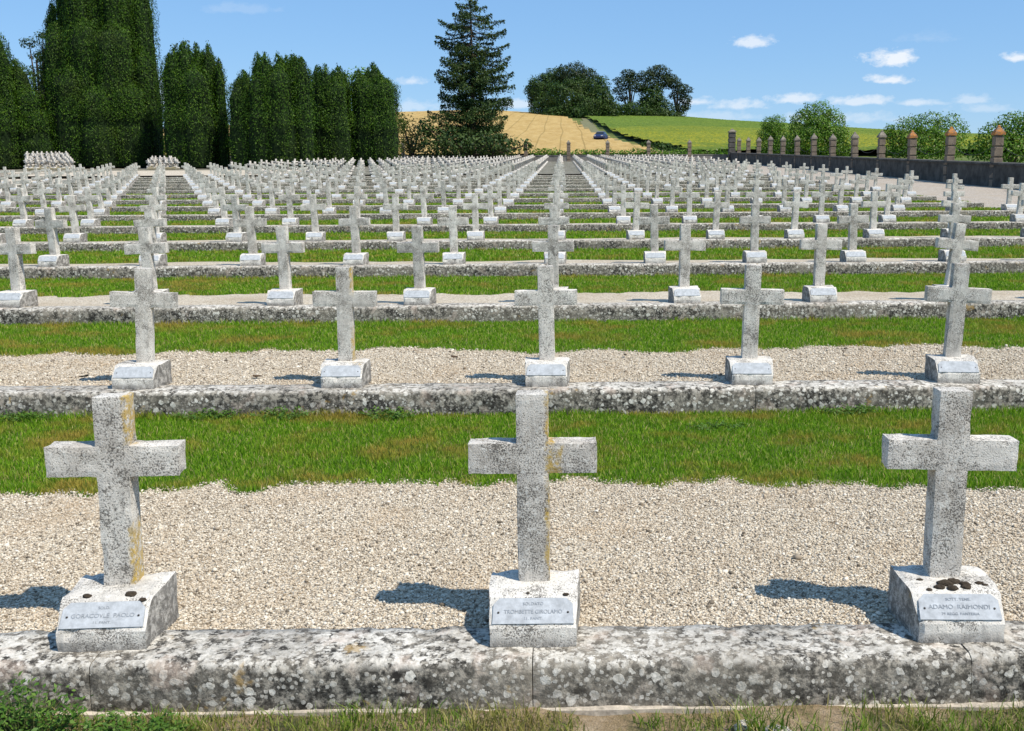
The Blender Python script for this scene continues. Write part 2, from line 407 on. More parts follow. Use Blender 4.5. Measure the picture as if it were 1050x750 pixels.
# terraces: lawn bed (soil), one gravel strip behind each kerb
XL = -28.0; KMIN = -18
gbm_V = []; gbm_F = []; off = 0
def gr_edge(x, n):      # wavy far edge of the gravel strip
    wdt = {1: 1.83, 2: 1.62, 3: 1.2}.get(n, .75)
    return row_y(n) + .29 + wdt + .10 * math.sin(x * 1.3 + n * 2.1) + .26 * (noise.noise(Vector((x * 1.7, n * 9.1, 0)))) + .16 * noise.noise(Vector((x * 5, n * 5, 0))) + .05 * noise.noise(Vector((x * 15, n * 5, 0)))
bm = bmesh.new()
for n in range(1, NROW + 1):
    z = row_z(n); ya, yb = row_y(n) + .03, row_y(n + 1) - .001
    st = np.arange(XL, XR + .01, 2.0)
    pr = None
    for x in list(st) + [XR]:
        cur = [bm.verts.new((x, ya, z - .022)), bm.verts.new((x, yb, z - .022))]
        if pr: bm.faces.new((pr[0], cur[0], cur[1], pr[1]))
        pr = cur
    # side face on the right end of the terrace
    a = bm.verts.new((XR, ya, z - .4)); b = bm.verts.new((XR, yb, z - .4))
    bm.faces.new((pr[0], a, b, pr[1]))
tag(link_bm('lawn_bed', bm, M_lawnsoil), kind='structure')
bm = bmesh.new()
for n in range(1, NROW + 1):
    z = row_z(n); pr = None; stp = .06 if n < 4 else .3
    lo, hi = (XL, XR) if n > 3 else (-12, XR)
    x = lo
    while x <= hi:
        cur = [bm.verts.new((x, row_y(n) + .25, z - .016)), bm.verts.new((x, gr_edge(x, n), z - .016))]
        if pr: bm.faces.new((pr[0], cur[0], cur[1], pr[1]))
        pr = cur; x += stp
tag(link_bm('gravel', bm, M_gravel), kind='structure')
# foreground soil below the first kerb
me = grid_mesh('foreground_soil', np.linspace(-9, 9, 240), np.linspace(-3, Y1 + .05, 90),
     lambda x, y: -.178 + .010 * np.sin(x * 5.1 + y * 3) * np.sin(y * 6.3 + x) + .008 * np.sin(x * 17) * np.sin(y * 21 + 2 * x))
tag(link('soil', me, M_foresoil, smooth=True), kind='structure')
# sloping gravel path on the right, path along the left trees, ground of the upper burial ground
tag(link('gravel_path', grid_mesh('gravel_path', np.linspace(XR + .002, XW + .1, 8), np.linspace(-3, YB, 60), lambda x, y: slope_z(y) - .17 + .02 * np.sin(x * 1.1 + y * .3)), M_gravelfar), kind='structure')
yE = row_y(NROW + 1)
M_upper = mat_soil('upper_ground', (.12, .12, .07), (.24, .22, .17), (.34, .31, .26), .8)
tag(link('upper_ground', grid_mesh('upper_ground', np.linspace(-60, XR, 40), np.linspace(yE - .002, YB, 40), lambda x, y: slope_z(y) - .03), M_upper), kind='structure')
k_ = np.linspace(-75, XL - .002, 30)
kz = np.linspace(-42, XL - .002, 8)
M_path = mat_gravel('sand_path', [(0, (.5, .42, .31)), (.5, (.62, .54, .42)), (1, (.7, .63, .52))], 20)
tag(link('side_path', grid_mesh('side_path', kz, np.linspace(-3, yE + 15, 40), lambda x, y: slope_z(y) - .17 * (y < yE) - .03), M_path), kind='structure')
tag(link('sand_path', grid_mesh('sand_path', np.linspace(-36, -19, 20), np.linspace(yE, yE + 15, 8), lambda x, y: slope_z(y) - .015), M_path), kind='structure')

# ------------------------------------------------------------------ kerbs
def ordw(i):
    o = ['zeroth','first','second','third','fourth','fifth','sixth','seventh','eighth','ninth','tenth','eleventh','twelfth','thirteenth','fourteenth','fifteenth','sixteenth','seventeenth','eighteenth','nineteenth']
    if i < 20: return o[i]
    t = {2: 'twent', 3: 'thirt'}[i // 10]
    return t + 'ieth' if i % 10 == 0 else t + 'y-' + o[i % 10]
def kerb(n):
    lo, hi = (-7, 6) if n == 1 else (-11, 9) if n == 2 else (XL, XR)
    bm = bmesh.new(); fine = .035 if n == 1 else .06 if n == 2 else .25 if n < 6 else 1.5
    prof = [(0, -.21), (-.004, -.10), (0, -.035), (.008, -.012), (.028, -.002), (.075, 0), (.15, .001), (.22, .0), (.285, -.004), (.29, -.06)]
    kk = math.floor((lo - X0) / S)
    while X0 + kk * S < hi:
        xa = max(lo, X0 + kk * S + .0016); xb = min(hi, X0 + (kk + 1) * S - .0016)
        if xb - xa < .05: kk += 1; continue
        dy = random.uniform(-.004, .004); dz = random.uniform(-.003, .003)
        ns = max(1, int((xb - xa) / fine)); rings = []
        for i in range(ns + 1):
            x = xa + (xb - xa) * i / ns; ring = []
            edge = min(i, ns - i) * (xb - xa) / ns
            for (y, z) in prof:
                q = Vector((x * 9, y * 14 + n * 3, z * 14)); q2 = Vector((x * 30, y * 40, z * 40 + n))
                d = .009 * noise.noise(q) + .004 * noise.noise(q2)
                sh = .004 if edge < .01 else 0
                ring.append(bm.verts.new((x, y + dy + d + sh, z + dz + d * .7 - sh * .5 * (z > -.05))))
            rings.append(ring)
        for a, b in zip(rings, rings[1:]):
            for j in range(len(prof) - 1): bm.faces.new((a[j], b[j], b[j+1], a[j+1]))
        for r_ in (rings[0], rings[-1]): bm.faces.new([bm.verts.new(q.co) for q in r_])
        kk += 1
    o = link_bm('stone_kerb', bm, M_kerb, smooth=(n < 6)); o.location = (0, row_y(n), row_z(n))
    names = {1: 'thick lichen-blotched stone kerb under the front row of crosses', 2: 'stone kerb with a grassy foot under the second row of crosses'}
    tag(o, names.get(n, 'low stone kerb under the %s row of crosses from the front' % ordw(n)), 'kerb', 'stone kerbs stepping up between the lawns')
    if n == 1:
        bm = bmesh.new(); pr = None
        for i in range(300):
            x = -6.5 + i * .04
            h = -.172 + .008 * noise.noise(Vector((x * 2, 0, 0))); y = -.022 - .012 * noise.noise(Vector((x * 3, 5, 0)))
            cur = [bm.verts.new((x, y, -.2)), bm.verts.new((x, y, h)), bm.verts.new((x, .003, h + .004))]
            if pr:
                for j in range(2): bm.faces.new((pr[j], cur[j], cur[j+1], pr[j+1]))
            pr = cur
        link_bm('mortar_footing', bm, M_footing, o)
for n in range(1, NROW + 1): kerb(n)

# ------------------------------------------------------------------ grave crosses
HT, HB = .86, .165     # top of the cross, top of the base
ARM0, ARM1, AW, SW, TH = .568, .682, .463, .116, .100
def cross_bm(detail):
    bm = bmesh.new(); h = SW / 2; a = AW / 2; y0, y1 = -TH / 2, TH / 2
    P = [(-h, HB - .03), (h, HB - .03), (h, ARM0), (a, ARM0), (a, ARM1), (h, ARM1), (h, HT), (-h, HT), (-h, ARM1), (-a, ARM1), (-a, ARM0), (-h, ARM0)]
    if not detail:
        f = [bm.verts.new((x, y0, z)) for x, z in P]; b = [bm.verts.new((x, y1, z)) for x, z in P]
        bm.faces.new(f[::-1]); bm.faces.new(b)
        for i in range(12): bm.faces.new((f[i], f[(i+1) % 12], b[(i+1) % 12], b[i]))
        return bm
    zs = [HB - .03]; 
    def div(a0, b0, st): m = max(1, round((b0 - a0) / st)); return [a0 + (b0 - a0) * i / m for i in range(1, m + 1)]
    st = .022
    zs += div(HB - .03, ARM0, st); ia = len(zs) - 1; zs += div(ARM0, ARM1, st); ib = len(zs) - 1; zs += div(ARM1, HT, st)
    xs = [-a]; xs += div(-a, -h, st); xa = len(xs) - 1; xs += div(-h, h, st); xb = len(xs) - 1; xs += div(h, a, st)
    ys = [y0] + div(y0, y1, st)
    cells = set()
    for i in range(len(xs) - 1):
        for j in range(len(zs) - 1):
            if xa <= i < xb or ia <= j < ib: cells.add((i, j))
    V = {}
    def v(i, m, j):
        if (i, m, j) not in V: V[(i, m, j)] = bm.verts.new((xs[i], ys[m], zs[j]))
        return V[(i, m, j)]
    my = len(ys) - 1
    for (i, j) in cells:
        bm.faces.new((v(i,0,j), v(i+1,0,j), v(i+1,0,j+1), v(i,0,j+1)))
        bm.faces.new((v(i,my,j+1), v(i+1,my,j+1), v(i+1,my,j), v(i,my,j)))
        for (di, dj) in ((1,0),(-1,0),(0,1),(0,-1)):
            if (i+di, j+dj) not in cells:
                for m in range(my):
                    if di == 1: q = (v(i+1,m,j), v(i+1,m+1,j), v(i+1,m+1,j+1), v(i+1,m,j+1))
                    elif di == -1: q = (v(i,m,j), v(i,m,j+1), v(i,m+1,j+1), v(i,m+1,j))
                    elif dj == 1: q = (v(i,m,j+1), v(i+1,m,j+1), v(i+1,m+1,j+1), v(i,m+1,j+1))
                    else: q = (v(i,m,j), v(i,m+1,j), v(i+1,m+1,j), v(i+1,m,j))
                    bm.faces.new(q)
    return bm
def roughen(bm, seed, amp=.0014, chip=.0035, fr=22):
    bmesh.ops.recalc_face_normals(bm, faces=bm.faces); bm.normal_update()
    o = Vector((seed * 3.7, seed, -seed))
    sharp = {}
    for v_ in bm.verts:
        mx_ = max((e.calc_face_angle(0) for e in v_.link_edges if len(e.link_faces) == 2), default=0)
        d = amp * noise.noise(v_.co * fr + o) + amp * .5 * noise.noise(v_.co * fr * 2.7 + o)
        if mx_ > .5: d -= .0028 + max(0, noise.noise(v_.co * 14 + o * 2) * chip * 2.2)
        sharp[v_] = d
    for v_, d in sharp.items(): v_.co += v_.normal * d
    return bm
BW0, BW1, BD = .307, .335, .32
BPROF = [(0, -.035), (0, .0), (.0, .035), (.001, .068), (.012, .080), (.033, .105), (.054, .130), (.075, .153), (.100, .162), (.15, .164), (.21, .165), (.27, .167), (.315, .168), (.32, .12), (.32, .06), (.32, 0), (.32, -.035)]
def base_bm(detail):
    bm = bmesh.new(); ns = 12 if detail else 1
    prof = BPROF if detail else [BPROF[i] for i in (1, 4, 7, 8, 12, 15)]
    rings = []
    for i in range(ns + 1):
        t = i / ns - .5
        rings.append([bm.verts.new((t * (BW0 + (BW1 - BW0) * min(1, y / .2)), y, z)) for y, z in prof])
    for a, b in zip(rings, rings[1:]):
        m = len(prof)
        for j in range(m): bm.faces.new((a[j], b[j], b[(j+1) % m], a[(j+1) % m]))
    for r_ in (rings[0], rings[-1]):
        if detail:   # fan through the middle so the end faces can be roughened
            m = len(prof)
            cpts = [bm.verts.new((r_[j].co.x, .16 + (r_[j].co.y - .16) * .5, .07 + (r_[j].co.z - .07) * .5)) for j in range(m)]
            for j in range(m): bm.faces.new((r_[j], r_[(j+1) % m], cpts[(j+1) % m], cpts[j]))
            bm.faces.new(cpts)
        else: bm.faces.new(r_)
    return bm
# crosses are built around (0,0,0) = middle of the base's front foot; shaft centre at y=.24
SHY = .24
def mesh_of(bm, name, mat, smooth=False):
    bmesh.ops.recalc_face_normals(bm, faces=bm.faces)
    me = bpy.data.meshes.new(name); bm.to_mesh(me); bm.free(); me.materials.append(mat)
    if smooth: me.polygons.foreach_set('use_smooth', [True] * len(me.polygons))
    return me
cross_me = [mesh_of(roughen(cross_bm(True), i + 1), 'cross', (M_crossL, M_crossM, M_cross, M_cross, M_cross)[i]) for i in range(5)]
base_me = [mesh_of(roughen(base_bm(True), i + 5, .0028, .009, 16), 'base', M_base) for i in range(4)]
PS = math.atan2(.075, .063)
def plaque_bm(wd=.285, hh=.092):
    bm = bmesh.new(); ch = .022
    P = [(-wd/2, 0), (wd/2, 0), (wd/2 - .003, hh - ch), (wd/2 - .003 - ch, hh), (-wd/2 + .003 + ch, hh), (-wd/2 + .003, hh - ch)]
    f = [bm.verts.new((x, z, .0055)) for x, z in P]; b = [bm.verts.new((x, z, -.002)) for x, z in P]
    bm.faces.new(f); bm.faces.new(b[::-1])
    for i in range(6): bm.faces.new((f[i], b[i], b[(i+1) % 6], f[(i+1) % 6]))
    rim = []
    return bm
plaque_me = mesh_of(plaque_bm(), 'plaque', M_plaque)
bm = bmesh.new()
bmesh.ops.create_cone(bm, cap_ends=True, segments=10, radius1=.0042, radius2=.003, depth=.003, matrix=Matrix.Translation((0, .040, .007)))
screws_me = mesh_of(bm, 'screw', M_screw)
PLM = Matrix.Translation((0, .0115, .0795)) @ Matrix.Rotation(PS, 4, 'X')
def text_mesh(body, size, mat, x=0, z=0, sx=1.0):
    cu = bpy.data.curves.new('lettering', 'FONT'); cu.body = body; cu.size = size; cu.align_x = 'CENTER'; cu.extrude = .0005
    o = bpy.data.objects.new('t', cu); COL.objects.link(o)
    bpy.context.view_layer.update()
    me = bpy.data.meshes.new_from_object(o.evaluated_get(bpy.context.evaluated_depsgraph_get()))
    COL.objects.unlink(o); bpy.data.objects.remove(o)
    for v_ in me.vertices: v_.co.x = v_.co.x * sx + x; v_.co.y += z; v_.co.z += .0064
    me.materials.clear(); me.materials.append(mat)
    return me
def make_grave(loc, rz, tilt, label, ci, bi, screws=True):
    root = empty('grave_cross', loc, rz)
    tag(root, label, 'grave cross', 'stone crosses standing in rows on the kerbs')
    c = link('cross', cross_me[ci], None, root); c.location = (0, SHY, 0); c.rotation_euler = tilt
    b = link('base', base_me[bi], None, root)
    p = link('plaque', plaque_me, None, root); p.matrix_local = PLM
    for sx_ in ((-1, 1) if screws else ()): link('screw', screws_me, None, p).location.x = sx_ * .122
    return root, c, b, p
def proj(X, Y, Z):
    c = CAMROT.transposed() @ Vector((X, Y, Z - CAMZ))
    return 588 + FPX * c.x / -c.z, CYP - FPX * c.y / -c.z, FPX / -c.z
GY = .105   # base foot behind the kerb face
count = 0; used = set(); KMAX = 8
front = [('grey stone cross with orange lichen on its right edge, leftmost in the front row', 0, 0),
         ('speckled stone cross in the middle of the front row, before a kerb joint', 1, 1),
         ('clean-edged stone cross with brown moss on its base, rightmost in the front row', 2, 2)]
roots = {}
proto = None
LASTROW = 29
def row_ks(n, m=.16):
    ks = []
    for kk in range(KMIN if n <= NROW else -40, KMAX + 1):
        px, py, sc = proj(X0 + kk * S, row_y(n) + GY + SHY, row_z(n) + .5)
        if n > NROW and px < 236 + (n - 17) * 10: continue
        if -m * S * sc < px < 1050 + m * S * sc: ks.append(kk)
    return ks
for n in range(1, LASTROW + 1):
    ks = row_ks(n)
    ks_use = ks[max(0, len(ks) - (300 - count)):]
    for i, kk in enumerate(ks):
        if kk not in ks_use: continue
        rr = random.Random(n * 100 + kk)
        loc = (X0 + kk * S + (rr.uniform(-.012, .012) if n > 1 else 0), row_y(n) + GY + (rr.uniform(-.012, .012) if n > 1 else 0), row_z(n))
        tilt = (R(rr.gauss(0, 1.4)), R(rr.gauss(0, 1.1)), R(rr.gauss(0, 1.6)))
        rz = R(rr.gauss(0, 2.2))
        if n == 1:
            lab, ci, bi = front[i]
            if i == 0: tilt = (R(-.6), R(.9), R(2.0)); rz = R(3.0)
            if i == 1: tilt = (R(-.5), R(-.1), 0); rz = 0
            if i == 2: tilt = (R(-.6), R(.4), R(-1.5)); rz = R(-2.0)
        else:
            lab = 'pale stone cross in the %s row from the front, %s from the left' % (ordw(n), ordw(i + 1) if i < len(ks) - 1 else 'rightmost')
            if i == len(ks) - 1: lab = 'pale stone cross in the %s row from the front, rightmost of its row' % ordw(n)
            elif i == 0: lab = 'pale stone cross in the %s row from the front, leftmost of its row' % ordw(n)
            ci, bi = rr.choice((2, 3, 4)), rr.randrange(4)
            tilt = (tilt[0], tilt[1] + max(-.06, min(.06, kk * S / row_y(n) * .085)), tilt[2])
            if n == 2 and i == 1: ci, lab = 0, 'pale stone cross with lichened edge in the second row, second from the left'
            if n == 2 and i == 0: ci, tilt = 3, (R(-1.5), R(2.6), R(9))
            if n == 2 and i == 0: lab = 'stone cross leaning and turned askew, leftmost in the second row'
        roots[(n, kk)] = make_grave(loc, rz, tilt, lab, ci, bi, n <= 3)
        used.add((n, kk)); count += 1
print('individual crosses', count)

# stamped writing on the three front plaques
lines = {-1: [('SOLD.', .0135, .066, 1.1), ('GORACOVLE  PAOLO', .0205, .036, 1.08), ('11. FANT.', .0135, .014, 1.1)],
          0: [('SOLDATO', .0145, .066, 1.1), ('TROMBETTE GIROLAMO', .0200, .036, .93), ('11. FANT.', .0145, .014, 1.1)],
          1: [('SOTT. TENE.', .0145, .068, 1.1), ('ADAMO  RAIMONDI', .0225, .038, 1.05), ('79 REGG. FANTERIA', .0135, .016, 1.1)]}
for kk, ls in lines.items():
    p = roots[(1, kk)][3]
    for (tx, sz, zz, sxx) in ls:
        link('lettering', text_mesh(tx, sz, M_letter if kk == 1 else M_letterw, 0, zz, sxx), None, p)
def lump(bm, c, r, seed):
    g = bmesh.ops.create_icosphere(bm, subdivisions=3, radius=1)
    for v_ in g['verts']:
        d = 1 + .25 * noise.noise(v_.co * 2 + Vector((seed, 0, 0))) + .12 * noise.noise(v_.co * 9)
        v_.co = Vector((v_.co.x * r[0] * d + c[0], v_.co.y * r[1] * d + c[1], v_.co.z * r[2] * d + c[2]))
for kk, ml in {-1: [(-.075, .10, .014), (.075, .105, .019), (.125, .075, .012)],
               0: [(.115, .085, .010), (-.02, .094, .006)],
               1: [(-.02, .135, .026), (.015, .150, .024), (.05, .13, .018), (-.05, .105, .018), (-.005, .098, .018), (.045, .105, .017), (.105, .14, .014), (.12, .125, .010), (-.10, .17, .011), (-.09, .09, .010)]}.items():
    for j, (x, y, r_) in enumerate(ml):
        bm = bmesh.new(); lump(bm, (x, y, np.interp(y, [.012, .075, .1, .3], [.080, .154, .163, .167])), (r_ * 1.1, r_ * .8, r_ * .55), j * 3.3 + kk)
        link_bm('moss_clump', bm, M_moss, roots[(1, kk)][0], True)
        if kk == 1: pass

# everything past 300: one object of small far crosses
def merged(templates, places, name):
    Vs, Ts = [], []; o_ = 0
    tv = []; tf = []
    for me_, dy in templates:
        me_.calc_loop_triangles()
        v_ = np.empty(len(me_.vertices) * 3, np.float32); me_.vertices.foreach_get('co', v_); v_ = v_.reshape(-1, 3); v_[:, 1] += dy
        t_ = np.empty(len(me_.loop_triangles) * 3, np.int32); me_.loop_triangles.foreach_get('vertices', t_)
        tf.append(t_.reshape(-1, 3) + sum(len(q) for q in tv)); tv.append(v_)
    tv = np.concatenate(tv); tf = np.concatenate(tf)
    for (x, y, z, s_, a) in places:
        ca, sa = math.cos(a), math.sin(a)
        v_ = tv * s_
        q = np.stack([v_[:, 0] * ca - v_[:, 1] * sa + x + v_[:, 2] * random.gauss(0, .012), v_[:, 0] * sa + v_[:, 1] * ca + y + v_[:, 2] * random.gauss(0, .015), v_[:, 2] + z], 1)
        Vs.append(q); Ts.append(tf + o_); o_ += len(tv)
    return np_mesh(name, np.concatenate(Vs), np.concatenate(Ts))
lowc = mesh_of(cross_bm(False), 'low', M_cross); lowb = mesh_of(base_bm(False), 'low', M_cross)
places = []
for n in range(1, LASTROW + 1):
    for kk in row_ks(n, 3.2):
        if (n, kk) in used: continue
        places.append((X0 + kk * S, row_y(n) + GY, row_z(n) - (.02 if n > NROW else 0), 1, R(random.gauss(0, 1.5))))
# two dense blocks of crosses below the trees on the left
def block(b0, b1, t0, t1, Y0, nr, m, zup):
    for r_ in range(nr):
        Y = Y0 + r_ * .45; f = r_ / (nr - 1)
        xa = wx(b0 + (t0 - b0) * f, Y, 166); xb = wx(b1 + (t1 - b1) * f, Y, 166)
        for i in range(m + 1):
            places.append((xa + (xb - xa) * i / m + random.uniform(-.11, .11), Y + random.uniform(-.08, .08), slope_z(Y0) + zup + r_ * .13, .82, R(random.gauss(0, 2))))
block(25, 75, 28, 66, 84.0, 7, 8, .12)
block(151, 182, 156, 176, 84.0, 4, 5, .05)
me = merged([(lowc, SHY), (lowb, 0)], places, 'grave_crosses')
o = link('grave_crosses', me, M_cross)
tag(o, 'pale stone crosses crowded together far up the slope', 'grave crosses', None, 'stuff')
print('merged crosses', len(places))
# low banks under the two dense blocks
M_bank = mat_soil('bank', (.16, .15, .07), (.30, .25, .15), (.40, .36, .28), 1.2)
for i, (px0, px1, Y0) in enumerate(((24, 76, 83.6), (150, 184, 83.6))):
    xa = wx(px0, Y0, 170); xb = wx(px1, Y0, 170)
    bm = bmesh.new(); v_ = box(bm, xa, xb, Y0, Y0 + (3.6 if i == 0 else 2.2), -.3, .1)
    for q in v_: q.co.z += slope_z(Y0) + (q.co.y > Y0 + 1) * (q.co.z > 0) * (.75 if i == 0 else .38)
    for q in v_:
        if q.co.y > Y0 + 1: q.co.x = wx((px0 + 3 if q.co.x < (xa + xb) / 2 else px1 - 9), q.co.y, 160)
    tag(link_bm('earth_bank', bm, M_bank), kind='structure')

# ------------------------------------------------------------------ boundary walls
M_wall = mat_plain('dark_mossy_wall', (.075, .070, .062), .95, .6, 1.6, 0, .6)
M_wallb = mat_plain('grey_wall', (.20, .185, .165), .95, .4, 1.6, 0, .6)
M_pill = mat_plain('pillar_stone', (.20, .155, .115), .95, .35, 3.5, 0, .6)
M_cap = mat_plain('pillar_cap', (.22, .19, .15), .95, .4, 4, 0, .5)
k = NT('orange_lichen_cap'); c = k.coord(rnd=True)
cc = k.ramp(k.noise(c, 7, 5, .7), [(.40, (.17, .14, .11)), (.54, (.42, .17, .045)), (.68, (.60, .26, .06))]); M_capo = k.done(cc, .95)
def pillar_meshes(wd, ht, seed, nc=5):
    bm = bmesh.new(); rr = random.Random(seed); z = -.3; zt = ht - .42
    hs_ = (zt + .3) / nc
    for i in range(nc):
        j = rr.uniform(-.012, .012); w_ = wd / 2 + rr.uniform(-.01, .01)
        box(bm, -w_ + j, w_ + j, -w_, w_, z + .035, z + hs_ - .03)
        if i < nc: box(bm, -w_ * .80, w_ * .80, -w_ * .80, w_ * .80, z + hs_ - .031, z + hs_ + .036)
        z += hs_
    bmesh.ops.bevel(bm, geom=bm.edges[:], offset=.018, segments=1, affect='EDGES')
    cb = bmesh.new(); w_ = wd / 2
    box(cb, -w_ * 1.18, w_ * 1.18, -w_ * 1.18, w_ * 1.18, zt + .027, zt + .14)
    lv = [(1.05, .142), (.95, .20), (.6, .30), (.30, .37), (.33, .41), (.14, .46)]
    pr = None
    for (f, h) in lv:
        cur = [cb.verts.new((a * w_ * f, b * w_ * f, zt + h)) for a, b in ((-1,-1),(1,-1),(1,1),(-1,1))]
        if pr:
            for q in range(4): cb.faces.new((pr[q], pr[(q+1) % 4], cur[(q+1) % 4], cur[q]))
        else: cb.faces.new(cur[::-1])
        pr = cur
    cb.faces.new(pr)
    return bm, cb
wallR = empty('boundary_wall', (XW, 0, 0)); tag(wallR, 'dark low stone wall with banded pillars along the right gravel path', 'wall')
bm = bmesh.new()
ys = np.arange(20, YB + .1, 2.0); rings = []
for y in ys:
    z = slope_z(y)
    jj = .02 * noise.noise(Vector((y * .4, 0, 0)))
    rings.append([bm.verts.new(p) for p in ((-.18 + jj, y, z - .3), (-.18 + jj, y, z + .80), (-.24 + jj, y, z + .803), (-.24 + jj, y, z + .89), (0, y, z + .93), (.24, y, z + .89), (.24, y, z - .3))])
for a, b in zip(rings, rings[1:]):
    for j in range(6): bm.faces.new((a[j], b[j], b[j+1], a[j+1]))
link_bm('wall_panel', bm, M_wall, wallR)
prs = []
ypil = [XW / ray(q, 160).x for q in (1021.7, 974, 934, 902, 876, 852.7, 834, 815.7, 801.7, 789.3, 777.7, 767.7, 757.7)]; stepy = (ypil[-1] - ypil[0]) / 12
for i in [-3, -2, -1] + list(range(13)):
    y = ypil[0] + i * stepy; z = slope_z(y)
    bm, cb = pillar_meshes(.40, 2.50 + .05 * math.sin(i * 2.3), i + 50)
    p = link_bm('pillar', bm, M_pill, wallR); p.location = (0, y, z); p.rotation_euler = (0, R(random.uniform(-1, 1)), R(random.uniform(-2, 2)))
    c = link_bm('cap', cb, M_capo if i in (-1, 0, 1, 2, 8) and i != 8 else M_cap, p)
    if i in (0, 1, 2): tag(p, 'banded pillar with bright orange lichen on its cap')
    prs.append((y, z))
bm, cb = pillar_meshes(.75, 3.5, 99, 6)
p = link_bm('pillar', bm, mat_plain('dark_pillar', (.10, .09, .08), .95, .5, 3), wallR); p.location = (0, YB - 1.0, slope_z(YB)); link_bm('cap', cb, M_cap, p)
p['label'] = 'taller dark corner pillar'
# sagging chains
M_chain = mat_plain('iron_chain', (.05, .045, .04), .6)
for i in range(len(prs) - 1):
    if prs[i][0] > 95: break
    (ya, za), (yb, zb) = prs[i], prs[i + 1]
    bm = bmesh.new(); pts = [(0, ya + .26 + (yb - ya - .52) * t, za + (zb - za) * t + 1.75 - .55 * (1 - (2 * t - 1) ** 2)) for t in np.linspace(0, 1, 15)]
    tube(bm, pts, .011, 6); ch = link_bm('chain', bm, M_chain, wallR)
wallB = empty('boundary_wall', (0, YB, slope_z(YB))); tag(wallB, 'grey low stone wall with pillars across the far end below the hill', 'wall')
bm = bmesh.new(); x = -75
while x < XW - .1:
    x2 = min(x + 5, XW - .3); box(bm, x + .004, x2 - .004, -.15, .15, -.3, .62); box(bm, x + .004, x2 - .004, -.2, .2, .622, .70); x += 5
link_bm('wall_panel', bm, M_wallb, wallB)
for px in (37, 79, 121, 160, 203, 245, 287, 329, 371, 413, 455, 497, 539, 583, 623, 665, 707):
    bm, cb = pillar_meshes(.42, 2.35, px)
    p = link_bm('pillar', bm, M_pill, wallB); p.location = (wx(px, YB, 150), 0, 0)
    link_bm('cap', cb, M_cap, p)

# ------------------------------------------------------------------ foliage
def rand_unit(n):
    v_ = RNG.normal(size=(n, 3)); return v_ / np.linalg.norm(v_, axis=1)[:, None]
def leaves(name, P, Nn, ln, wd, mat, parent, up=0.0, rnd=.7):
    n = len(P)
    nn = Nn + rand_unit(n) * rnd; nn /= np.linalg.norm(nn, axis=1)[:, None] + 1e-9
    t = rand_unit(n); t[:, 2] += up
    t -= (t * nn).sum(1)[:, None] * nn; t /= np.linalg.norm(t, axis=1)[:, None] + 1e-9
    b = np.cross(nn, t)
    L_ = (ln * RNG.uniform(.6, 1.3, n))[:, None]; W_ = (wd * RNG.uniform(.6, 1.3, n))[:, None]
    V = np.empty((n, 4, 3)); V[:, 0] = P - t * L_ * .5; V[:, 1] = P + b * W_ * .5 - t * L_ * .05; V[:, 2] = P + t * L_ * .5 ; V[:, 3] = P - b * W_ * .5 - t * L_ * .05
    V[:, 1] += nn * L_ * .08; V[:, 3] += nn * L_ * .08
    F = np.arange(n * 4).reshape(n, 4)
    me_ = np_mesh(name, V.reshape(-1, 3), F)
    return link(name, me_, mat, parent)
M_yew = mat_leaf('yew_needles', [(0, (.010, .032, .002)), (.5, (.026, .068, .003)), (.85, (.052, .115, .006)), (1, (.10, .17, .012))], ((.040, .050, .008), .52, .70, .6), .30, .10, .15)
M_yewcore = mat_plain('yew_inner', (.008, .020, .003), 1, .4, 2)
M_sprc = mat_leaf('spruce_needles', [(0, (.018, .042, .010)), (.5, (.036, .072, .014)), (1, (.075, .115, .022))], ((.09, .10, .02), .55, .72, .5), .5, .15, .25)
M_broad = mat_leaf('broad_leaves', [(0, (.018, .044, .006)), (.5, (.036, .078, .009)), (1, (.07, .13, .018))], ((.08, .09, .02), .5, .7, .5), .12, .25, .3)
M_bush = mat_leaf('bush_leaves', [(0, (.045, .11, .006)), (.5, (.10, .21, .011)), (.93, (.17, .31, .02)), (1, (.40, .40, .22))], ((.16, .19, .03), .52, .7, .5), .7, .3, .3)
M_ybush = mat_leaf('yellow_bush_leaves', [(0, (.07, .09, .015)), (.5, (.16, .15, .03)), (1, (.26, .22, .06))], None, 1, .3, .3)
M_pine = mat_leaf('pine_needles', [(0, (.012, .026, .007)), (.5, (.024, .044, .010)), (1, (.045, .07, .016))], None, 1, .15, .25)

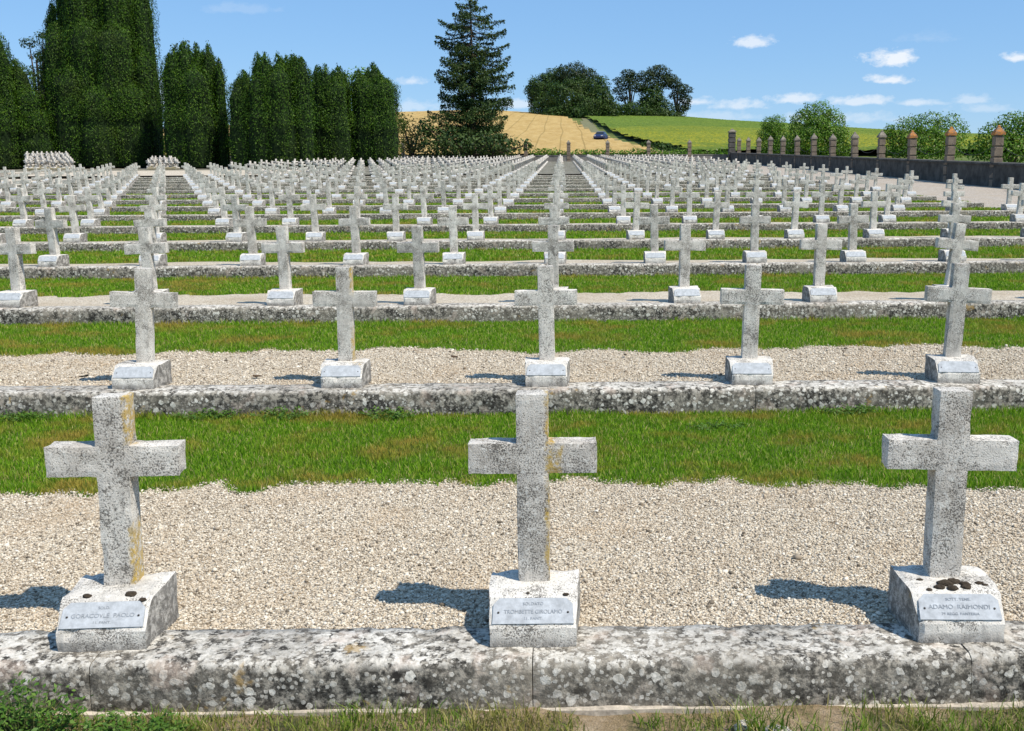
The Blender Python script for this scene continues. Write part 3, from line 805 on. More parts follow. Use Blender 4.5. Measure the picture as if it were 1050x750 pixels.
def yew(px, Y, plumes, label, skirt=None, dens=105, zbase=None, leaf=(.17, .072)):
    """plumes: (px centre, px half width, py top, depth offset). All heights from the ground at Y."""
    x0 = wx(px, Y, 100); zb = slope_z(Y) - .1 if zbase is None else zbase
    root = empty('yew_tree', (x0, Y, zb)); tag(root, label, 'tree')
    bmt = bmesh.new(); P = []; Nn = []; core = bmesh.new()
    for i, (pc, hw, pt, dy) in enumerate(plumes):
        cx = wx(pc, Y, 100) - x0; top = at(pc, pt, Y).z - zb; r_ = hw / FPX * Y
        lowz = skirt or 2.4
        m = int(dens * 2 * math.pi * r_ * top * .8)
        t = RNG.uniform(0, 1, m) ** .9; ph = RNG.uniform(0, 2 * math.pi, m)
        z = .3 + t * (top - .3)
        r_ = r_; prof = 1.12 * np.minimum(1, (1 - t) * 8 + .03) ** .8 * (.80 + .20 * np.sin(np.clip(t, 0, .6) / .6 * math.pi))
        prof *= np.where(z < lowz, .82, 1)
        flute = .90 + .26 * np.abs(np.sin(ph * 3.5 + i * 1.7 + .35 * np.sin(z * .9 + i))) + .04 * np.sin(z * 2.3 + ph * 3 + i) + RNG.normal(0, .05, m)
        # waist between the clipped skirt and the crown
        flute *= 1 - .20 * np.exp(-((z - lowz + .1) / .40) ** 2) + .08 * np.exp(-((z - lowz - 1.1) / .7) ** 2)
        rr = r_ * prof * flute
        uu = ph * np.maximum(rr, .3); clm = np.sin(uu * 5.2 + 1.3 * np.sin(z * 2.1 + i)) * np.sin(z * 3.7 + 1.5 * np.sin(uu * 2.3)) + .6 * np.sin(uu * 9.1 + z * 6.3)
        low_ = np.where(z < lowz + 2.0, 1.0, .45)
        rr = rr + .20 * clm * low_
        P.append(np.stack([cx + rr * np.cos(ph), dy + rr * np.sin(ph), z + RNG.normal(0, .12, m)], 1))
        Nn.append(np.stack([np.cos(ph), np.sin(ph), .35 + 0 * ph], 1))
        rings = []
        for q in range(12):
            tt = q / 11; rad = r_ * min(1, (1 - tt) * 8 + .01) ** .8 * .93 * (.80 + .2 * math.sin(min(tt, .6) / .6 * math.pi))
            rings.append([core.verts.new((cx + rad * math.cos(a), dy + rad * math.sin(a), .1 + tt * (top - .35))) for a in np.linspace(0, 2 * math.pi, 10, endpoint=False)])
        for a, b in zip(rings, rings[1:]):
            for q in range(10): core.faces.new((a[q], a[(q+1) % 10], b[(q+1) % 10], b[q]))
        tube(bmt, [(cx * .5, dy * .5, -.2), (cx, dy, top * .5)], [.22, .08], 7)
    link_bm('trunk', bmt, M_bark, root)
    cr = leaves('crown', np.concatenate(P), np.concatenate(Nn), leaf[0], leaf[1], M_yew, root, up=1.2, rnd=.65)
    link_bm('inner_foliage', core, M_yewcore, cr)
    return root
def auto_plumes(x0, x1, tops, n, hw, seed):
    rr = random.Random(seed); out = []
    for i in range(n):
        t = (i + .5) / n; px = x0 + (x1 - x0) * t + rr.uniform(-2, 2)
        pt = np.interp(px, [a for a, _ in tops], [b for _, b in tops]) + rr.uniform(-5, 7)
        out.append((px, hw * rr.uniform(.85, 1.2), pt, rr.uniform(-1.6, .6)))
        if i % 2 == 0: out.append((px + rr.uniform(-4, 4), hw * rr.uniform(.9, 1.2), pt + rr.uniform(-3, 5), rr.uniform(1, 2.6)))
    return out
Yw = 92.0
yew(110, 94, auto_plumes(74, 146, [(60, -20), (80, -34), (140, -38), (152, -14)], 9, 12, 3) + [(59, 8, 3, .3), (65, 7, 8, -.5), (150, 10, -14, 0), (60, 12, 44, -.5), (152, 12, 50, -.8), (72, 18, 26, -1.2), (100, 22, 20, -1.4), (128, 22, 24, -1.4), (86, 24, 70, -2.0), (140, 20, 85, -1.6), (112, 24, 90, -2.2)],
    'huge dark clipped yew reaching out of the top, between two smaller trees', skirt=4.0)
yew(3, 90, [(-16, 16, 30, 0), (-2, 14, 26, 0), (8, 14, 42, -1), (17, 15, 62, .4), (28, 14, 88, 0), (-30, 18, 40, 0), (36, 14, 112, 0), (0, 22, 60, -1)], 'dark conical yew cut off by the left edge of the photo', skirt=3)
yew(201, 90, auto_plumes(177, 222, [(160, 58), (178, 52), (205, 48), (222, 52), (236, 60)], 8, 8, 5) + [(229, 6, 62, -.6), (176, 9, 56, 0), (188, 18, 66, -1), (206, 18, 68, -1.2), (201, 22, 62, 1)], 'flat-topped clipped yew standing alone right of the huge yew', skirt=3.2)
yew(278, 88, auto_plumes(243, 318, [(236, 78), (258, 72), (263, 58), (290, 54), (322, 58)], 12, 8, 8) + [(250, 15, 84, -.8), (272, 16, 74, -1.2), (292, 18, 68, -1.2), (308, 14, 68, -.6), (285, 20, 66, 1.2)], 'broad clipped yew left of the two narrower ones', skirt=3.2)
yew(338, 94, auto_plumes(322, 358, [(318, 70), (330, 68), (345, 70), (358, 72)], 6, 7, 9) + [(332, 13, 78, -.8), (346, 14, 80, -.8)], 'narrow clipped yew in the middle of the right hand clump', skirt=3)
yew(386, 96, auto_plumes(368, 402, [(360, 84), (370, 74), (388, 70), (402, 78), (410, 92)], 6, 8, 10) + [(376, 17, 80, -1), (392, 18, 80, -1), (384, 22, 78, .6)], 'rounded clipped yew nearest the tall spruce', skirt=3)

def clump_tree(name, label, cat, Y, blobs, mat, leaf, dens, group=None, zb=None, trunkr=.25, px=None, extra=None, fill=.35):
    """blobs: (px, py, rx px, ry px, depth offset m)"""
    pcx = px if px is not None else sum(b[0] for b in blobs) / len(blobs)
    x0 = wx(pcx, Y, 140); zb = (terr(x0, Y) if zb is None else zb)
    root = empty(name, (x0, Y, zb)); tag(root, label, cat, group)
    P, Nn = [], []; bmt = bmesh.new()
    hmid = None
    for i, (bx, by, rx, ry, dy) in enumerate(blobs):
        c = at(bx, by, Y); cx, cz = c.x - x0, c.z - zb; ax, az_ = rx / FPX * Y, ry / FPX * Y; ay = ax * .9
        area = 4 * math.pi * ((ax * az_) ** 1.6 / 1 + 1e-9) ** (1 / 1.6)
        m = max(30, int(dens * area / (leaf[0] * leaf[1]) * 1.6))
        u = rand_unit(m); q = u.copy()
        lump_ = 1 + .16 * np.sin(u[:, 0] * 5 + i * 2.1 + 3 * u[:, 2]) * np.sin(u[:, 2] * 6 + i) + .10 * np.sin(u[:, 1] * 11 + u[:, 0] * 9 + i)
        rad = np.where(RNG.uniform(0, 1, m) < fill, RNG.uniform(.45, .95, m), RNG.normal(1.0, .07, m)) * lump_
        q = q * rad[:, None] * np.array([ax, ay, az_])
        P.append(q + np.array([cx, dy, cz])); Nn.append(u + np.array([0, 0, .3]))
        if cz > 0: tube(bmt, [(cx * .15, dy * .2, cz * .25), (cx * .6, dy * .6, cz * .7), (cx, dy, cz)], [trunkr * .6, trunkr * .4, trunkr * .15], 6)
    top = max(at(b[0], b[1], Y).z for b in blobs) - zb
    tube(bmt, [(0, 0, -.4), (.1, 0, top * .3), (0, .1, top * .75)], [trunkr, trunkr * .8, trunkr * .35], 8)
    if extra: extra(bmt, x0, zb)
    link_bm('trunk', bmt, M_bark, root)
    leaves('crown', np.concatenate(P), np.concatenate(Nn), leaf[0], leaf[1], mat, root, up=.2, rnd=.9)
    return root
# spruce
def spruce(px, Y, pt, label):
    x0 = wx(px, Y, 80); zb = slope_z(Y); top = at(px, pt, Y).z - zb
    root = empty('spruce_tree', (x0, Y, zb)); tag(root, label, 'tree')
    bmt = bmesh.new(); tube(bmt, [(0, 0, -.3), (.05, 0, top * .5), (0, 0, top)], [.38, .2, .03], 8)
    P, Nn = [], []; rr = random.Random(4)
    prof_t = [0, .08, .2, .35, .5, .65, .78, .88, .95, 1.0]; prof_r = [5.0, 5.6, 5.2, 4.6, 4.4, 3.8, 3.7, 3.4, 1.9, .2]
    nb = 190
    for i in range(nb):
        t = (i + .5) / nb; z = .8 + (top - 1.0) * t
        a = i * 2.39996 + rr.uniform(-.4, .4)
        Rr = np.interp(t, prof_t, prof_r) * rr.uniform(.55, 1.12)
        if t > .72 and rr.random() < .30: continue
        dr = rr.uniform(.02, .16) * Rr; end_up = rr.uniform(0, .10) * Rr
        d = Vector((math.cos(a), math.sin(a), 0)); pts = []
        for q in range(6):
            s_ = q / 5; pts.append(Vector((0, 0, z)) + d * Rr * s_ + Vector((0, 0, -dr * math.sin(s_ * math.pi * .8) * 1.5 + end_up * s_ * s_)))
        if t > .45: tube(bmt, pts, [.05, .045, .04, .03, .02, .012], 5)
        side = Vector((-d.y, d.x, 0))
        m = int(300 * Rr / 3.5 * (1.0 if t < .7 else .62))
        for _ in range(m):
            s_ = rr.uniform(.12, 1.0) ** (.85 if t < .7 else .62); q = s_ * 5; i0 = min(4, int(q)); c = pts[i0].lerp(pts[i0 + 1], q - i0)
            wv_ = (.95 if t < .7 else .62) * math.sin(min(1, s_ * 1.05) * math.pi) ** .6 + .12
            c = c + side * rr.gauss(0, .5) * wv_ + Vector((0, 0, -abs(rr.gauss(0, .32)) * (1 if t < .7 else .75) + .1))
            P.append(c); Nn.append((d.x * .3, d.y * .3, .8))
    for _ in range(120): 
        z = rr.uniform(.93, 1.0); P.append(Vector((rr.gauss(0, .2), rr.gauss(0, .2), top * z))); Nn.append((0, 0, 1))
    link_bm('trunk', bmt, M_bark, root)
    leaves('crown', np.array([tuple(p) for p in P]), np.array(Nn, float), .30, .12, M_sprc, root, up=-.4, rnd=1.0)
spruce(484, 112, -4, 'tall dark green spruce with an open top, right of the yews')
zin = lambda Y: slope_z(Y) - .05
clump_tree('bush', 'dark bush spreading at the foot of the spruce', 'bush', 108, [(444, 146, 17, 15, 0), (500, 147, 20, 12, -1), (522, 150, 14, 9, 0), (470, 148, 20, 12, -1.5), (437, 132, 8, 10, 0), (541,149,5,6,0)], M_sprc, (.34, .22), 1.0, zb=zin(108))
clump_tree('bush', 'yellowish scrub between the rounded yew and the spruce', 'bush', 114, [(418, 140, 10, 20, 0), (424, 150, 12, 12, 0), (413, 128, 5, 10, 0), (430, 132, 7, 10, 1)], M_ybush, (.28, .18), .55, zb=zin(114), fill=.5)
clump_tree('larch_tree', 'thin open conifer behind the left edge yew', 'tree', 104, [(30, 44, 9, 5, 0), (44, 36, 8, 4, 0), (36, 56, 10, 5, 1), (48, 60, 9, 8, 0), (40, 78, 12, 10, 0), (34, 100, 14, 16, 0), (40, 130, 14, 20, 0), (36, 155, 14, 16, 0), (49, 24, 4, 4, 0)], M_sprc, (.35, .12), .8, zb=zin(104), px=44, fill=.6)
clump_tree('larch_tree', 'thin tree top poking up behind the flat-topped yew', 'tree', 104, [(184, 52, 10, 7, 0), (190, 45, 5, 5, 0), (180, 60, 6, 7, 0)], M_sprc, (.33, .15), .40, zb=zin(104), px=186, fill=.6)
clump_tree('broadleaf_tree', 'light green tree top showing above the narrow yews', 'tree', 108, [(366, 78, 10, 8, 0), (378, 80, 12, 9, 0), (352, 82, 10, 8, 0), (370, 100, 16, 20, 0)], M_bush, (.3, .2), .5, zb=zin(108))
clump_tree('bush', 'low bright hedge plants seen in the gap between two yews', 'bush', 112, [(160, 152, 12, 9, 0), (172, 150, 8, 10, 0), (233, 148, 4, 12, 0)], M_bush, (.25, .18), .7, zb=zin(112))
clump_tree('bush', 'dark undergrowth behind the left dense block of crosses', 'bush', 98, [(20, 150, 24, 24, 0), (46, 146, 22, 24, 1), (72, 158, 16, 14, 0), (-10, 156, 22, 20, 0)], M_yew, (.32, .2), 1.0, zb=zin(98))
# wood on the hill
YH = 335
hb = [(556, 96, 15, 17, 0), (570, 84, 15, 13, 2), (586, 80, 15, 13, 0), (602, 86, 14, 14, 0), (614, 98, 12, 16, -2), (562, 112, 16, 12, -3), (584, 106, 22, 20, -5), (604, 112, 20, 14, -6), (622, 112, 12, 12, -2), (575, 118, 18, 8, -7), (596, 118, 16, 9, -8), (549, 92, 8, 10, 2)]
groups = [(hb[0:2] + hb[11:12] + hb[5:6], 'round dark tree at the left end of the hilltop wood', M_broad), (hb[2:4], 'tallest domed tree in the middle of the hilltop wood', M_pine),
          (hb[6:7] + hb[9:10], 'brownish green tree at the front of the hilltop wood', M_ybush if False else M_broad), (hb[7:8] + hb[10:11], 'bright tree at the front right of the hilltop wood', M_broad), (hb[4:5] + hb[8:9], 'tree at the right end of the hilltop wood', M_broad)]
for i, (bl, lab, mt) in enumerate(groups):
    clump_tree('broadleaf_tree', lab, 'tree', YH - 3 * i, bl, mt, (.55, .40), 2.2, group='trees of the hilltop wood', trunkr=.5, fill=.35)
def pine(px, by, blobs, label, Y=338):
    clump_tree('pine_tree', label, 'tree', Y, blobs, M_pine, (.55, .32), 1.5, group='umbrella pines on the hill', trunkr=.45, px=px, fill=.3)
pine(646, 118, [(640, 84, 10, 5, 0), (650, 80, 8, 5, 1), (636, 93, 8, 4, 0), (652, 90, 9, 5, -1), (644, 76, 7, 4, 0), (638, 101, 6, 3, 0)], 'open pine at the left of the hilltop pines')
pine(673, 116, [(664, 78, 10, 5, 0), (676, 73, 11, 6, 1), (668, 88, 12, 6, 0), (682, 84, 10, 5, -1), (660, 92, 6, 4, 0)], 'tallest umbrella pine in the middle of the hilltop pines')
pine(694, 118, [(690, 86, 9, 5, 0), (700, 92, 9, 5, 0), (694, 98, 8, 4, 1), (703, 102, 6, 5, 0), (698, 112, 7, 5, 0), (686, 80, 8, 4, 0), (704,109,4,4,0)], 'drooping umbrella pine at the right end of the hilltop pines')
clump_tree('broadleaf_tree', 'round leafy tree under the middle umbrella pine', 'tree', 336, [(669, 101, 12, 12, 0), (664, 110, 12, 10, 0), (678, 112, 12, 9, 0)], M_broad, (.55, .4), 2.0)
clump_tree('bush', 'long low thicket under the hilltop pines', 'bush', 332, [(634, 116, 10, 8, 0), (646, 114, 10, 9, 0), (660, 117, 12, 7, 0), (678, 118, 12, 6, 0), (694, 120, 9, 4, 0)], M_broad, (.55, .4), 2.0)
# bushes outside the right wall
def outside(blobs, X, label, dens=1.5, leaf=(.20, .13)):
    pc = sum(b[0] for b in blobs) / len(blobs); Y = X / ray(pc, 140).x
    clump_tree('bush', label, 'bush', Y, blobs, M_bush, leaf, dens, group='bushes outside the right wall', trunkr=.12, zb=slope_z(Y) - .1, fill=.3)
outside([(794, 130, 12, 10, 0), (788, 145, 12, 16, 0), (800, 150, 12, 14, -1)], 27.5, 'small bush nearest the corner pillar')
outside([(838, 118, 14, 12, 0), (824, 128, 14, 14, 0), (852, 130, 14, 16, 0), (838, 144, 24, 20, -1), (862, 150, 11, 14, 0), (815, 148, 12, 14, -1)], 26.5, 'big round bush left of the gap in the bushes')
outside([(950, 130, 18, 13, 0), (930, 140, 18, 18, 0), (972, 136, 18, 16, 0), (950, 152, 30, 18, -1), (916, 152, 12, 14, 0), (912, 136, 6, 8, 0)], 24.5, 'dense round bush right of the gap in the bushes', 1.0, (.15, .10))
outside([(1040, 128, 16, 12, 0), (1020, 140, 16, 14, 0), (1056, 136, 20, 20, 0), (1030, 155, 26, 16, -.5), (1002, 154, 10, 12, 0), (1075, 140, 20, 24, 0)], 24.5, 'bush cut off by the right edge of the photo', 1.0, (.14, .10))
# hedge strip along the back wall (outside)
bl = []
for i in range(22): bl.append((548 + i * 9.5, 157 + random.uniform(-1, 1), 7, 3.5 + random.uniform(-.5, 1.2), random.uniform(0, 2)))
clump_tree('hedge', 'low hedge behind the far wall below the wheat field', 'hedge', 124, bl, M_bush, (.28, .18), .8, zb=slope_z(124) - .2, trunkr=.05, px=650)
bl = [(673, 150, 8, 4, 0), (684, 152, 9, 4, 0), (662, 148, 6, 3, 0), (696, 154, 8, 3, 0)]
clump_tree('hedge', 'dark scrub strip along the foot of the yellow green field', 'hedge', 140, bl, M_broad, (.35, .25), .8, trunkr=.05, px=680)

# ------------------------------------------------------------------ parked car on the track
def car():
    Yc = 178.0; d = ray(616, 143); x = d.x * Yc; z = terr(x, Yc) + .16
    root = empty('parked_car', (x, Yc, z), R(-104)); tag(root, 'small dark blue car standing on the track between the two fields', 'car')
    Mb = mat_plain('blue_car_paint', (.030, .045, .13), .3, .05, 2, 0, 0); Mg = mat_plain('car_glass', (.02, .025, .03), .1, .05, 2, 0, 0)
    Mt = mat_plain('tyre', (.02, .02, .02), .9); Ml = mat_plain('lamp_glass', (.7, .7, .7), .2, .05, 2, 0, 0)
    def ext(prof, w0, w1, zs=.8):
        bm = bmesh.new()
        f = [bm.verts.new((px_, -(w0 if pz < zs else w1), pz)) for px_, pz in prof]; b = [bm.verts.new((px_, (w0 if pz < zs else w1), pz)) for px_, pz in prof]
        bm.faces.new(f); bm.faces.new(b[::-1])
        for i in range(len(prof)): bm.faces.new((f[i], b[i], b[(i+1) % len(prof)], f[(i+1) % len(prof)]))
        bmesh.ops.bevel(bm, geom=bm.edges[:], offset=.04, segments=2, affect='EDGES'); return bm
    body = [(-2.05, .25), (2.05, .25), (2.1, .55), (1.95, .78), (1.15, .92), (-1.6, .95), (-2.0, .85), (-2.1, .5)]
    cab = [(1.1, .90), (.35, 1.38), (-.2, 1.46), (-1.1, 1.42), (-1.75, .92)]
    link_bm('body', ext(body, .86, .84, .6), Mb, root)
    cabo = link_bm('roof', ext(cab, .80, .62, 1.0), Mb, root)
    bm = bmesh.new()
    for s_ in (-1, 1):
        q = [(.85, .98), (.30, 1.32), (-.15, 1.38), (-1.0, 1.34), (-1.4, .98)]
        bm.faces.new([bm.verts.new((a, s_ * (.815 - (h - .98) * .33 * 1.25), h)) for a, h in q])
    for (xa, za, xb, zb2) in ((1.06, .96, .42, 1.36), (-1.72, .98, -1.18, 1.38)):
        sg = 1 if xa > 0 else -1
        bm.faces.new([bm.verts.new(p) for p in ((xa + .03 * sg, -.70, za), (xa + .03 * sg, .70, za), (xb + .03 * sg, .58, zb2), (xb + .03 * sg, -.58, zb2))])
    link_bm('window', bm, Mg, cabo)
    for (a, b) in ((1.3, .8), (1.3, -.8), (-1.3, .8), (-1.3, -.8)):
        bm = bmesh.new(); bmesh.ops.create_cone(bm, cap_ends=True, segments=20, radius1=.31, radius2=.31, depth=.2, matrix=Matrix.Translation((a, b, .31)) @ Matrix.Rotation(R(90), 4, 'X'))
        link_bm('wheel', bm, Mt, root)
    for b in (.62, -.62):
        bm = bmesh.new(); box(bm, 1.98, 2.10, b - .17, b + .17, .58, .72); link_bm('headlight', bm, Ml, root)
car()

# ------------------------------------------------------------------ grass blades (uncountable)
def blades(P, H, W, lean=.5, seg=2):
    n = len(P); a = RNG.uniform(0, 2 * math.pi, n); f = RNG.uniform(0, 2 * math.pi, n)
    ln = RNG.uniform(.1, lean, n) * H
    side = np.stack([np.cos(f), np.sin(f), 0 * f], 1) * (W * .5)[:, None]
    d = np.stack([np.cos(a), np.sin(a), 0 * a], 1)
    up = np.array([0, 0, 1.0])
    mid = P + up * (H * .6)[:, None] + d * (ln * .35)[:, None]; tip = P + up * (H * .95)[:, None] + d * ln[:, None]
    V = np.empty((n, 5, 3)); V[:, 0] = P - side; V[:, 1] = P + side; V[:, 2] = mid + side * .8; V[:, 3] = mid - side * .8; V[:, 4] = tip
    base = (np.arange(n) * 5)[:, None]
    T = np.concatenate([base + np.array([0, 1, 2]), base + np.array([0, 2, 3]), base + np.array([3, 2, 4])])
    return V.reshape(-1, 3), T
def join(parts):
    Vs, Ts, o_ = [], [], 0
    for V, T in parts: Vs.append(V); Ts.append(T + o_); o_ += len(V)
    return np.concatenate(Vs), np.concatenate(Ts)
edge_cache = {}
def edge_arr(x, n):
    if n not in edge_cache:
        xs = np.arange(XL - 1, XR + 1, .03); edge_cache[n] = (xs, np.array([gr_edge(q, n) for q in xs]))
    return np.interp(x, *edge_cache[n])
def vis_x(Y): return (-(577 + 60) / FPX * Y * 1.03 - .5, (1050 - 577 + 60) / FPX * Y * 1.03 + .5)
parts = []
spec = {1: (9500, .032, .0045), 2: (4200, .036, .006), 3: (2000, .04, .009), 4: (1000, .05, .013), 5: (600, .05, .017), 6: (420, .055, .021), 7: (300, .055, .025), 8: (220, .055, .03), 9: (170, .055, .034), 10: (130, .055, .04)}
for n, (dn, h, wd) in spec.items():
    ya, yb = edge_arr(np.array([0.]), n)[0] - .2, row_y(n + 1)
    xa, xb = vis_x(yb); xa = max(xa, XL); xb = min(xb, XR)
    m = int(dn * (xb - xa) * (yb - ya))
    x = RNG.uniform(xa, xb, m); y = RNG.uniform(ya, yb - .004, m)
    e = edge_arr(x, n)
    # thin out across a ragged margin; clumpy
    cl = .5 + .5 * np.sin(x * 9.3 + 3 * np.sin(y * 7)) * np.sin(y * 11 + 2 * np.sin(x * 5))
    cl2 = .5 + .5 * np.sin(x * 2.3 + 2 * np.sin(y * 2.1 + n)) * np.sin(y * 3.1 + 1.7 * np.sin(x * 1.3))
    keep = RNG.uniform(-.10, .07, m) + (y - e) + .05 * (cl - .5) > 0
    x, y, cl, cl2 = x[keep], y[keep], cl[keep], cl2[keep]; m = len(x)
    H = h * RNG.uniform(.5, 1.25, m) * (.7 + .3 * cl + .35 * cl2)
    near = np.exp(-((row_y(n + 1) - y) / .10) ** 2); H = H * (1 + .9 * near * RNG.uniform(0, 1, m) * (cl2 > .35))
    parts.append(blades(np.stack([x, y, np.full(m, row_z(n) - .02)], 1), H, wd * RNG.uniform(.7, 1.3, m), .8))
V, T = join(parts)
o = link('grass', np_mesh('grass', V, T), M_grass); tag(o, 'short green grass of the lawn strips between the rows of crosses', 'grass', None, 'stuff')
print('blades', len(T) // 3)
# foreground grass in front of the first kerb: sparse, longer, dry
m = 95000; x = RNG.uniform(-3.2, 3.0, m); y = RNG.uniform(2.0, Y1 - .03, m)
pt = .5 + .5 * np.sin(x * 3.1 + 1.2 + 2 * np.sin(y * 3)) * np.sin(x * 7.7 + y * 5)
left = np.clip((-x - .9) / 1.2, 0, 1)
gaps = np.exp(-((x - .15) / .42) ** 2) * .5 + np.exp(-((x - .95) / .30) ** 2) * .7
p_ = .42 + .55 * pt + .4 * left - gaps * (y > 2.85)
keep = RNG.uniform(0, 1, m) < p_; x, y, pt = x[keep], y[keep], pt[keep]; m = len(x)
z = -.178 + .010 * np.sin(x * 5.1 + y * 3) * np.sin(y * 6.3 + x) + .008 * np.sin(x * 17) * np.sin(y * 21 + 2 * x) - .003
H = RNG.uniform(.015, .05, m) * (1 + .8 * pt)
pA = blades(np.stack([x, y, z], 1), H, RNG.uniform(.002, .0045, m), 1.1)
cl = []
for (cx, cy, q, hh) in ((.62, 3.02, 90, .13), (.95, 3.0, 60, .09), (.80, 2.98, 60, .10), (1.15, 3.06, 50, .10), (1.25, 2.95, 90, .09), (1.5, 2.98, 90, .10), (1.05, 2.95, 80, .08), (.72, 2.96, 90, .10), (-.6, 2.96, 80, .07), (1.4, 3.02, 60, .09), (-.3, 3.08, 60, .08), (-.75, 3.02, 50, .07), (-.15, 3.0, 60, .07), (.3, 3.1, 30, .07), (1.62, 3.0, 50, .08), (-1.2, 3.05, 50, .08), (-1.0,3.1,40,.07)):
    P = np.stack([RNG.normal(cx, .035, q), RNG.normal(cy, .03, q), np.full(q, -.182)], 1); P[:, 1] = np.minimum(P[:, 1], Y1 - .03)
    cl.append(blades(P, RNG.uniform(.4, 1.1, q) * hh, RNG.uniform(.003, .006, q), 1.0))
V, T = join([pA] + cl)
o = link('grass', np_mesh('grass', V, T), M_grassf); tag(o, 'sparse dry grass on bare soil in front of the first kerb', 'grass', None, 'stuff')

# leafy weeds
M_weed = mat_leaf('weed_leaves', [(0, (.05, .12, .012)), (.6, (.09, .19, .02)), (1, (.15, .25, .04))], None, 1, .3, .3)
M_stem = mat_plain('weed_stem', (.10, .12, .04), .8)
def weed(x, y, z, r_, h, ns, label, lf=(.021, .011)):
    root = empty('weed_plant', (x, y, z)); tag(root, label, 'weed', 'leafy weeds growing at the foot of the kerbs')
    bm = bmesh.new(); P, Nn = [], []
    for i in range(ns):
        a = random.uniform(0, 6.28); rr = r_ * math.sqrt(random.random()); e = Vector((math.cos(a) * rr, math.sin(a) * rr * .55, h * random.uniform(.4, 1) * (1 - .4 * rr / r_)))
        s0 = Vector((e.x * .35, e.y * .35, 0)); mid = s0.lerp(e, .5) + Vector((0, 0, h * .08))
        tube(bm, [s0, mid, e], [.0016, .0012, .0007], 4)
        for q in range(random.randint(10, 16)):
            t = random.uniform(.1, 1); c = (s0.lerp(mid, t * 2) if t < .5 else mid.lerp(e, t * 2 - 1)) + Vector((random.gauss(0, .012), random.gauss(0, .010), random.gauss(0, .006)))
            P.append(tuple(c)); Nn.append((random.gauss(0, .4), random.gauss(-.1, .4), 1))
    link_bm('stem', bm, M_stem, root)
    leaves('foliage', np.array(P), np.array(Nn), lf[0], lf[1], M_weed, root, up=.2, rnd=.4)
weed(-1.72, 3.02, -.18, .20, .28, 90, 'tallest leafy weed against the kerb, below the left front cross')
weed(-1.98, 2.98, -.18, .28, .21, 110, 'low spreading weed in the bottom left corner')
weed(-1.40, 3.04, -.18, .20, .12, 60, 'low weed right of the tallest one at the front kerb')
weed(-1.62, 2.92, -.18, .25, .11, 60, 'small weed in front of the tallest one at the bottom left')
for i, (px, lab) in enumerate(((35, 'weed patch against the second kerb, left of the left front cross'), (215, 'weed patch against the second kerb between the first two front crosses'), (290, 'second weed patch against the second kerb, between the first two crosses'), (400, 'weed patch against the second kerb, left of the middle cross'), (740, 'weed patch in the grass left of the right front cross'), (870, 'weed patch against the second kerb beside the right front cross'))):
    Yk = row_y(2) - .10 if px != 740 else row_y(2) - .5
    weed((px - CXP) / FPX * (Yk + .2), Yk, -.02, .26, .11 if px != 740 else .05, 34, lab, (.026, .013))
# two rocks in the foreground soil
for (x, y, r_, lab) in ((.69, 3.03, (.048, .035, .024), 'larger lichened rock lying in the soil before the kerb'), (.585, 3.07, (.030, .024, .022), 'smaller lichened rock touching the kerb foot')):
    bm = bmesh.new(); lump(bm, (0, 0, 0), r_, x * 7); o = link_bm('rock', bm, M_rock, None, True); o.location = (x, y, -.168)
    tag(o, lab, 'rock', 'rocks in the foreground soil')

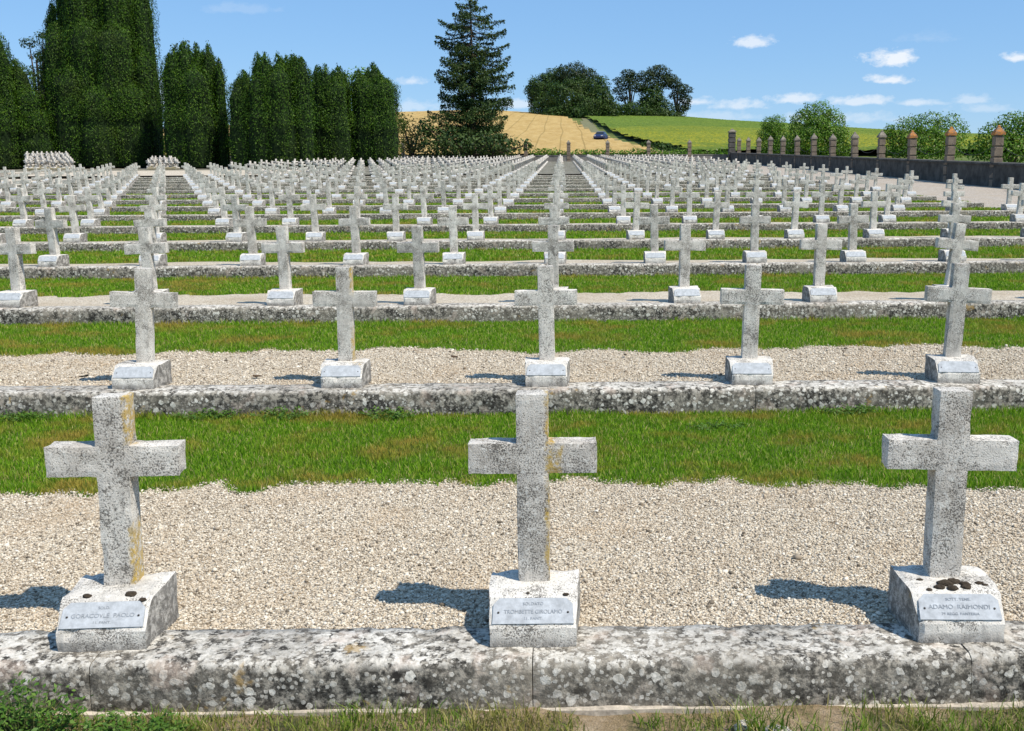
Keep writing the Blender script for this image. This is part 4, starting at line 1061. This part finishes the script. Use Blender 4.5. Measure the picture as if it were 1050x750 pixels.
# ------------------------------------------------------------------ loose pebbles on the near gravel
def pebbles(n, dn, size):
    ya, yb = row_y(n) + .285, row_y(n) + 2.3
    xa, xb = vis_x(yb); m = int(dn * (xb - xa) * (yb - ya))
    x = RNG.uniform(xa, xb, m); y = RNG.uniform(ya, yb, m); e = edge_arr(x, n)
    bare = .5 + .5 * np.sin(x * 2.3 + 1.9 * np.sin(y * 3.1 + n)) * np.sin(y * 4.7 + 1.6 * np.sin(x * 1.9))
    keep = (y < e + RNG.uniform(-.05, .10, m)) & (RNG.uniform(0, 1, m) > .45 * np.clip((bare - .78) / .15, 0, 1)); x, y = x[keep], y[keep]; m = len(x)
    phi = (1 + 5 ** .5) / 2
    bv = np.array([(-1,phi,0),(1,phi,0),(-1,-phi,0),(1,-phi,0),(0,-1,phi),(0,1,phi),(0,-1,-phi),(0,1,-phi),(phi,0,-1),(phi,0,1),(-phi,0,-1),(-phi,0,1)], float); bv /= np.linalg.norm(bv[0])
    bf = np.array([(0,11,5),(0,5,1),(0,1,7),(0,7,10),(0,10,11),(1,5,9),(5,11,4),(11,10,2),(10,7,6),(7,1,8),(3,9,4),(3,4,2),(3,2,6),(3,6,8),(3,8,9),(4,9,5),(2,4,11),(6,2,10),(8,6,7),(9,8,1)])
    s_ = size * RNG.lognormal(0, .36, m) * .5
    sc = np.stack([s_ * RNG.uniform(.8, 1.4, m), s_ * RNG.uniform(.7, 1.1, m), s_ * RNG.uniform(.45, .8, m)], 1)
    V = bv[None] * (1 + RNG.uniform(-.22, .22, (m, 12)))[:, :, None] * sc[:, None, :]
    a = RNG.uniform(0, 6.28, m)[:, None]; b = RNG.normal(0, .5, m)[:, None]
    X_, Y_, Z_ = V[:, :, 0], V[:, :, 1], V[:, :, 2]
    Y2 = Y_ * np.cos(b) - Z_ * np.sin(b); Z2 = Y_ * np.sin(b) + Z_ * np.cos(b)
    X3 = X_ * np.cos(a) - Y2 * np.sin(a); Y3 = X_ * np.sin(a) + Y2 * np.cos(a)
    z = row_z(n) - .016 + s_ * .2 + RNG.uniform(-.2, .8, m) * s_ * .6
    V = np.stack([X3 + x[:, None], Y3 + y[:, None], Z2 + z[:, None]], 2)
    T = (np.arange(m) * 12)[:, None, None] + bf[None]
    return V.reshape(-1, 3), T.reshape(-1, 3)
V, T = join([pebbles(1, 15500, .0075), pebbles(2, 4600, .0098)])
o = link('gravel_stones', np_mesh('gravel_stones', V, T), M_pebble); tag(o, 'loose pale limestone gravel behind the two nearest kerbs', 'gravel', None, 'stuff')
print('pebbles', len(T) // 20)

# a few fallen dead leaves on the second gravel strip
M_dead = mat_plain('dead_leaf', (.10, .065, .04), .9, .3, 40)
for (px, py, lab) in ((264, 388, 'curled dead leaf on the gravel left of the second cross, second row'), (466, 368, 'dead leaf on the gravel midway between second and middle crosses'),
                      (641, 366, 'dead leaf on the gravel right of the middle cross, second row'), (86, 388, 'dead leaf on the gravel left of the leftmost second row cross')):
    d = ray(px, py); Yl = (row_z(2) - .01 - CAMZ) / d.z
    bm = bmesh.new(); pr = None
    for i in range(7):
        t = i / 6; w_ = .016 * math.sin(math.pi * (.08 + .88 * t)); x = (t - .5) * .07
        cur = [bm.verts.new((x, -w_, .012 + .012 * t)), bm.verts.new((x, 0, .004 + .02 * (t - .5) ** 2)), bm.verts.new((x, w_, .014))]
        if pr:
            for j in range(2): bm.faces.new((pr[j], cur[j], cur[j+1], pr[j+1]))
        pr = cur
    o = link_bm('fallen_leaf', bm, M_dead); o.location = (d.x * Yl, Yl, row_z(2) - .004); o.rotation_euler = (0, 0, px * .37)
    tag(o, lab, 'leaf', 'dead leaves on the gravel')
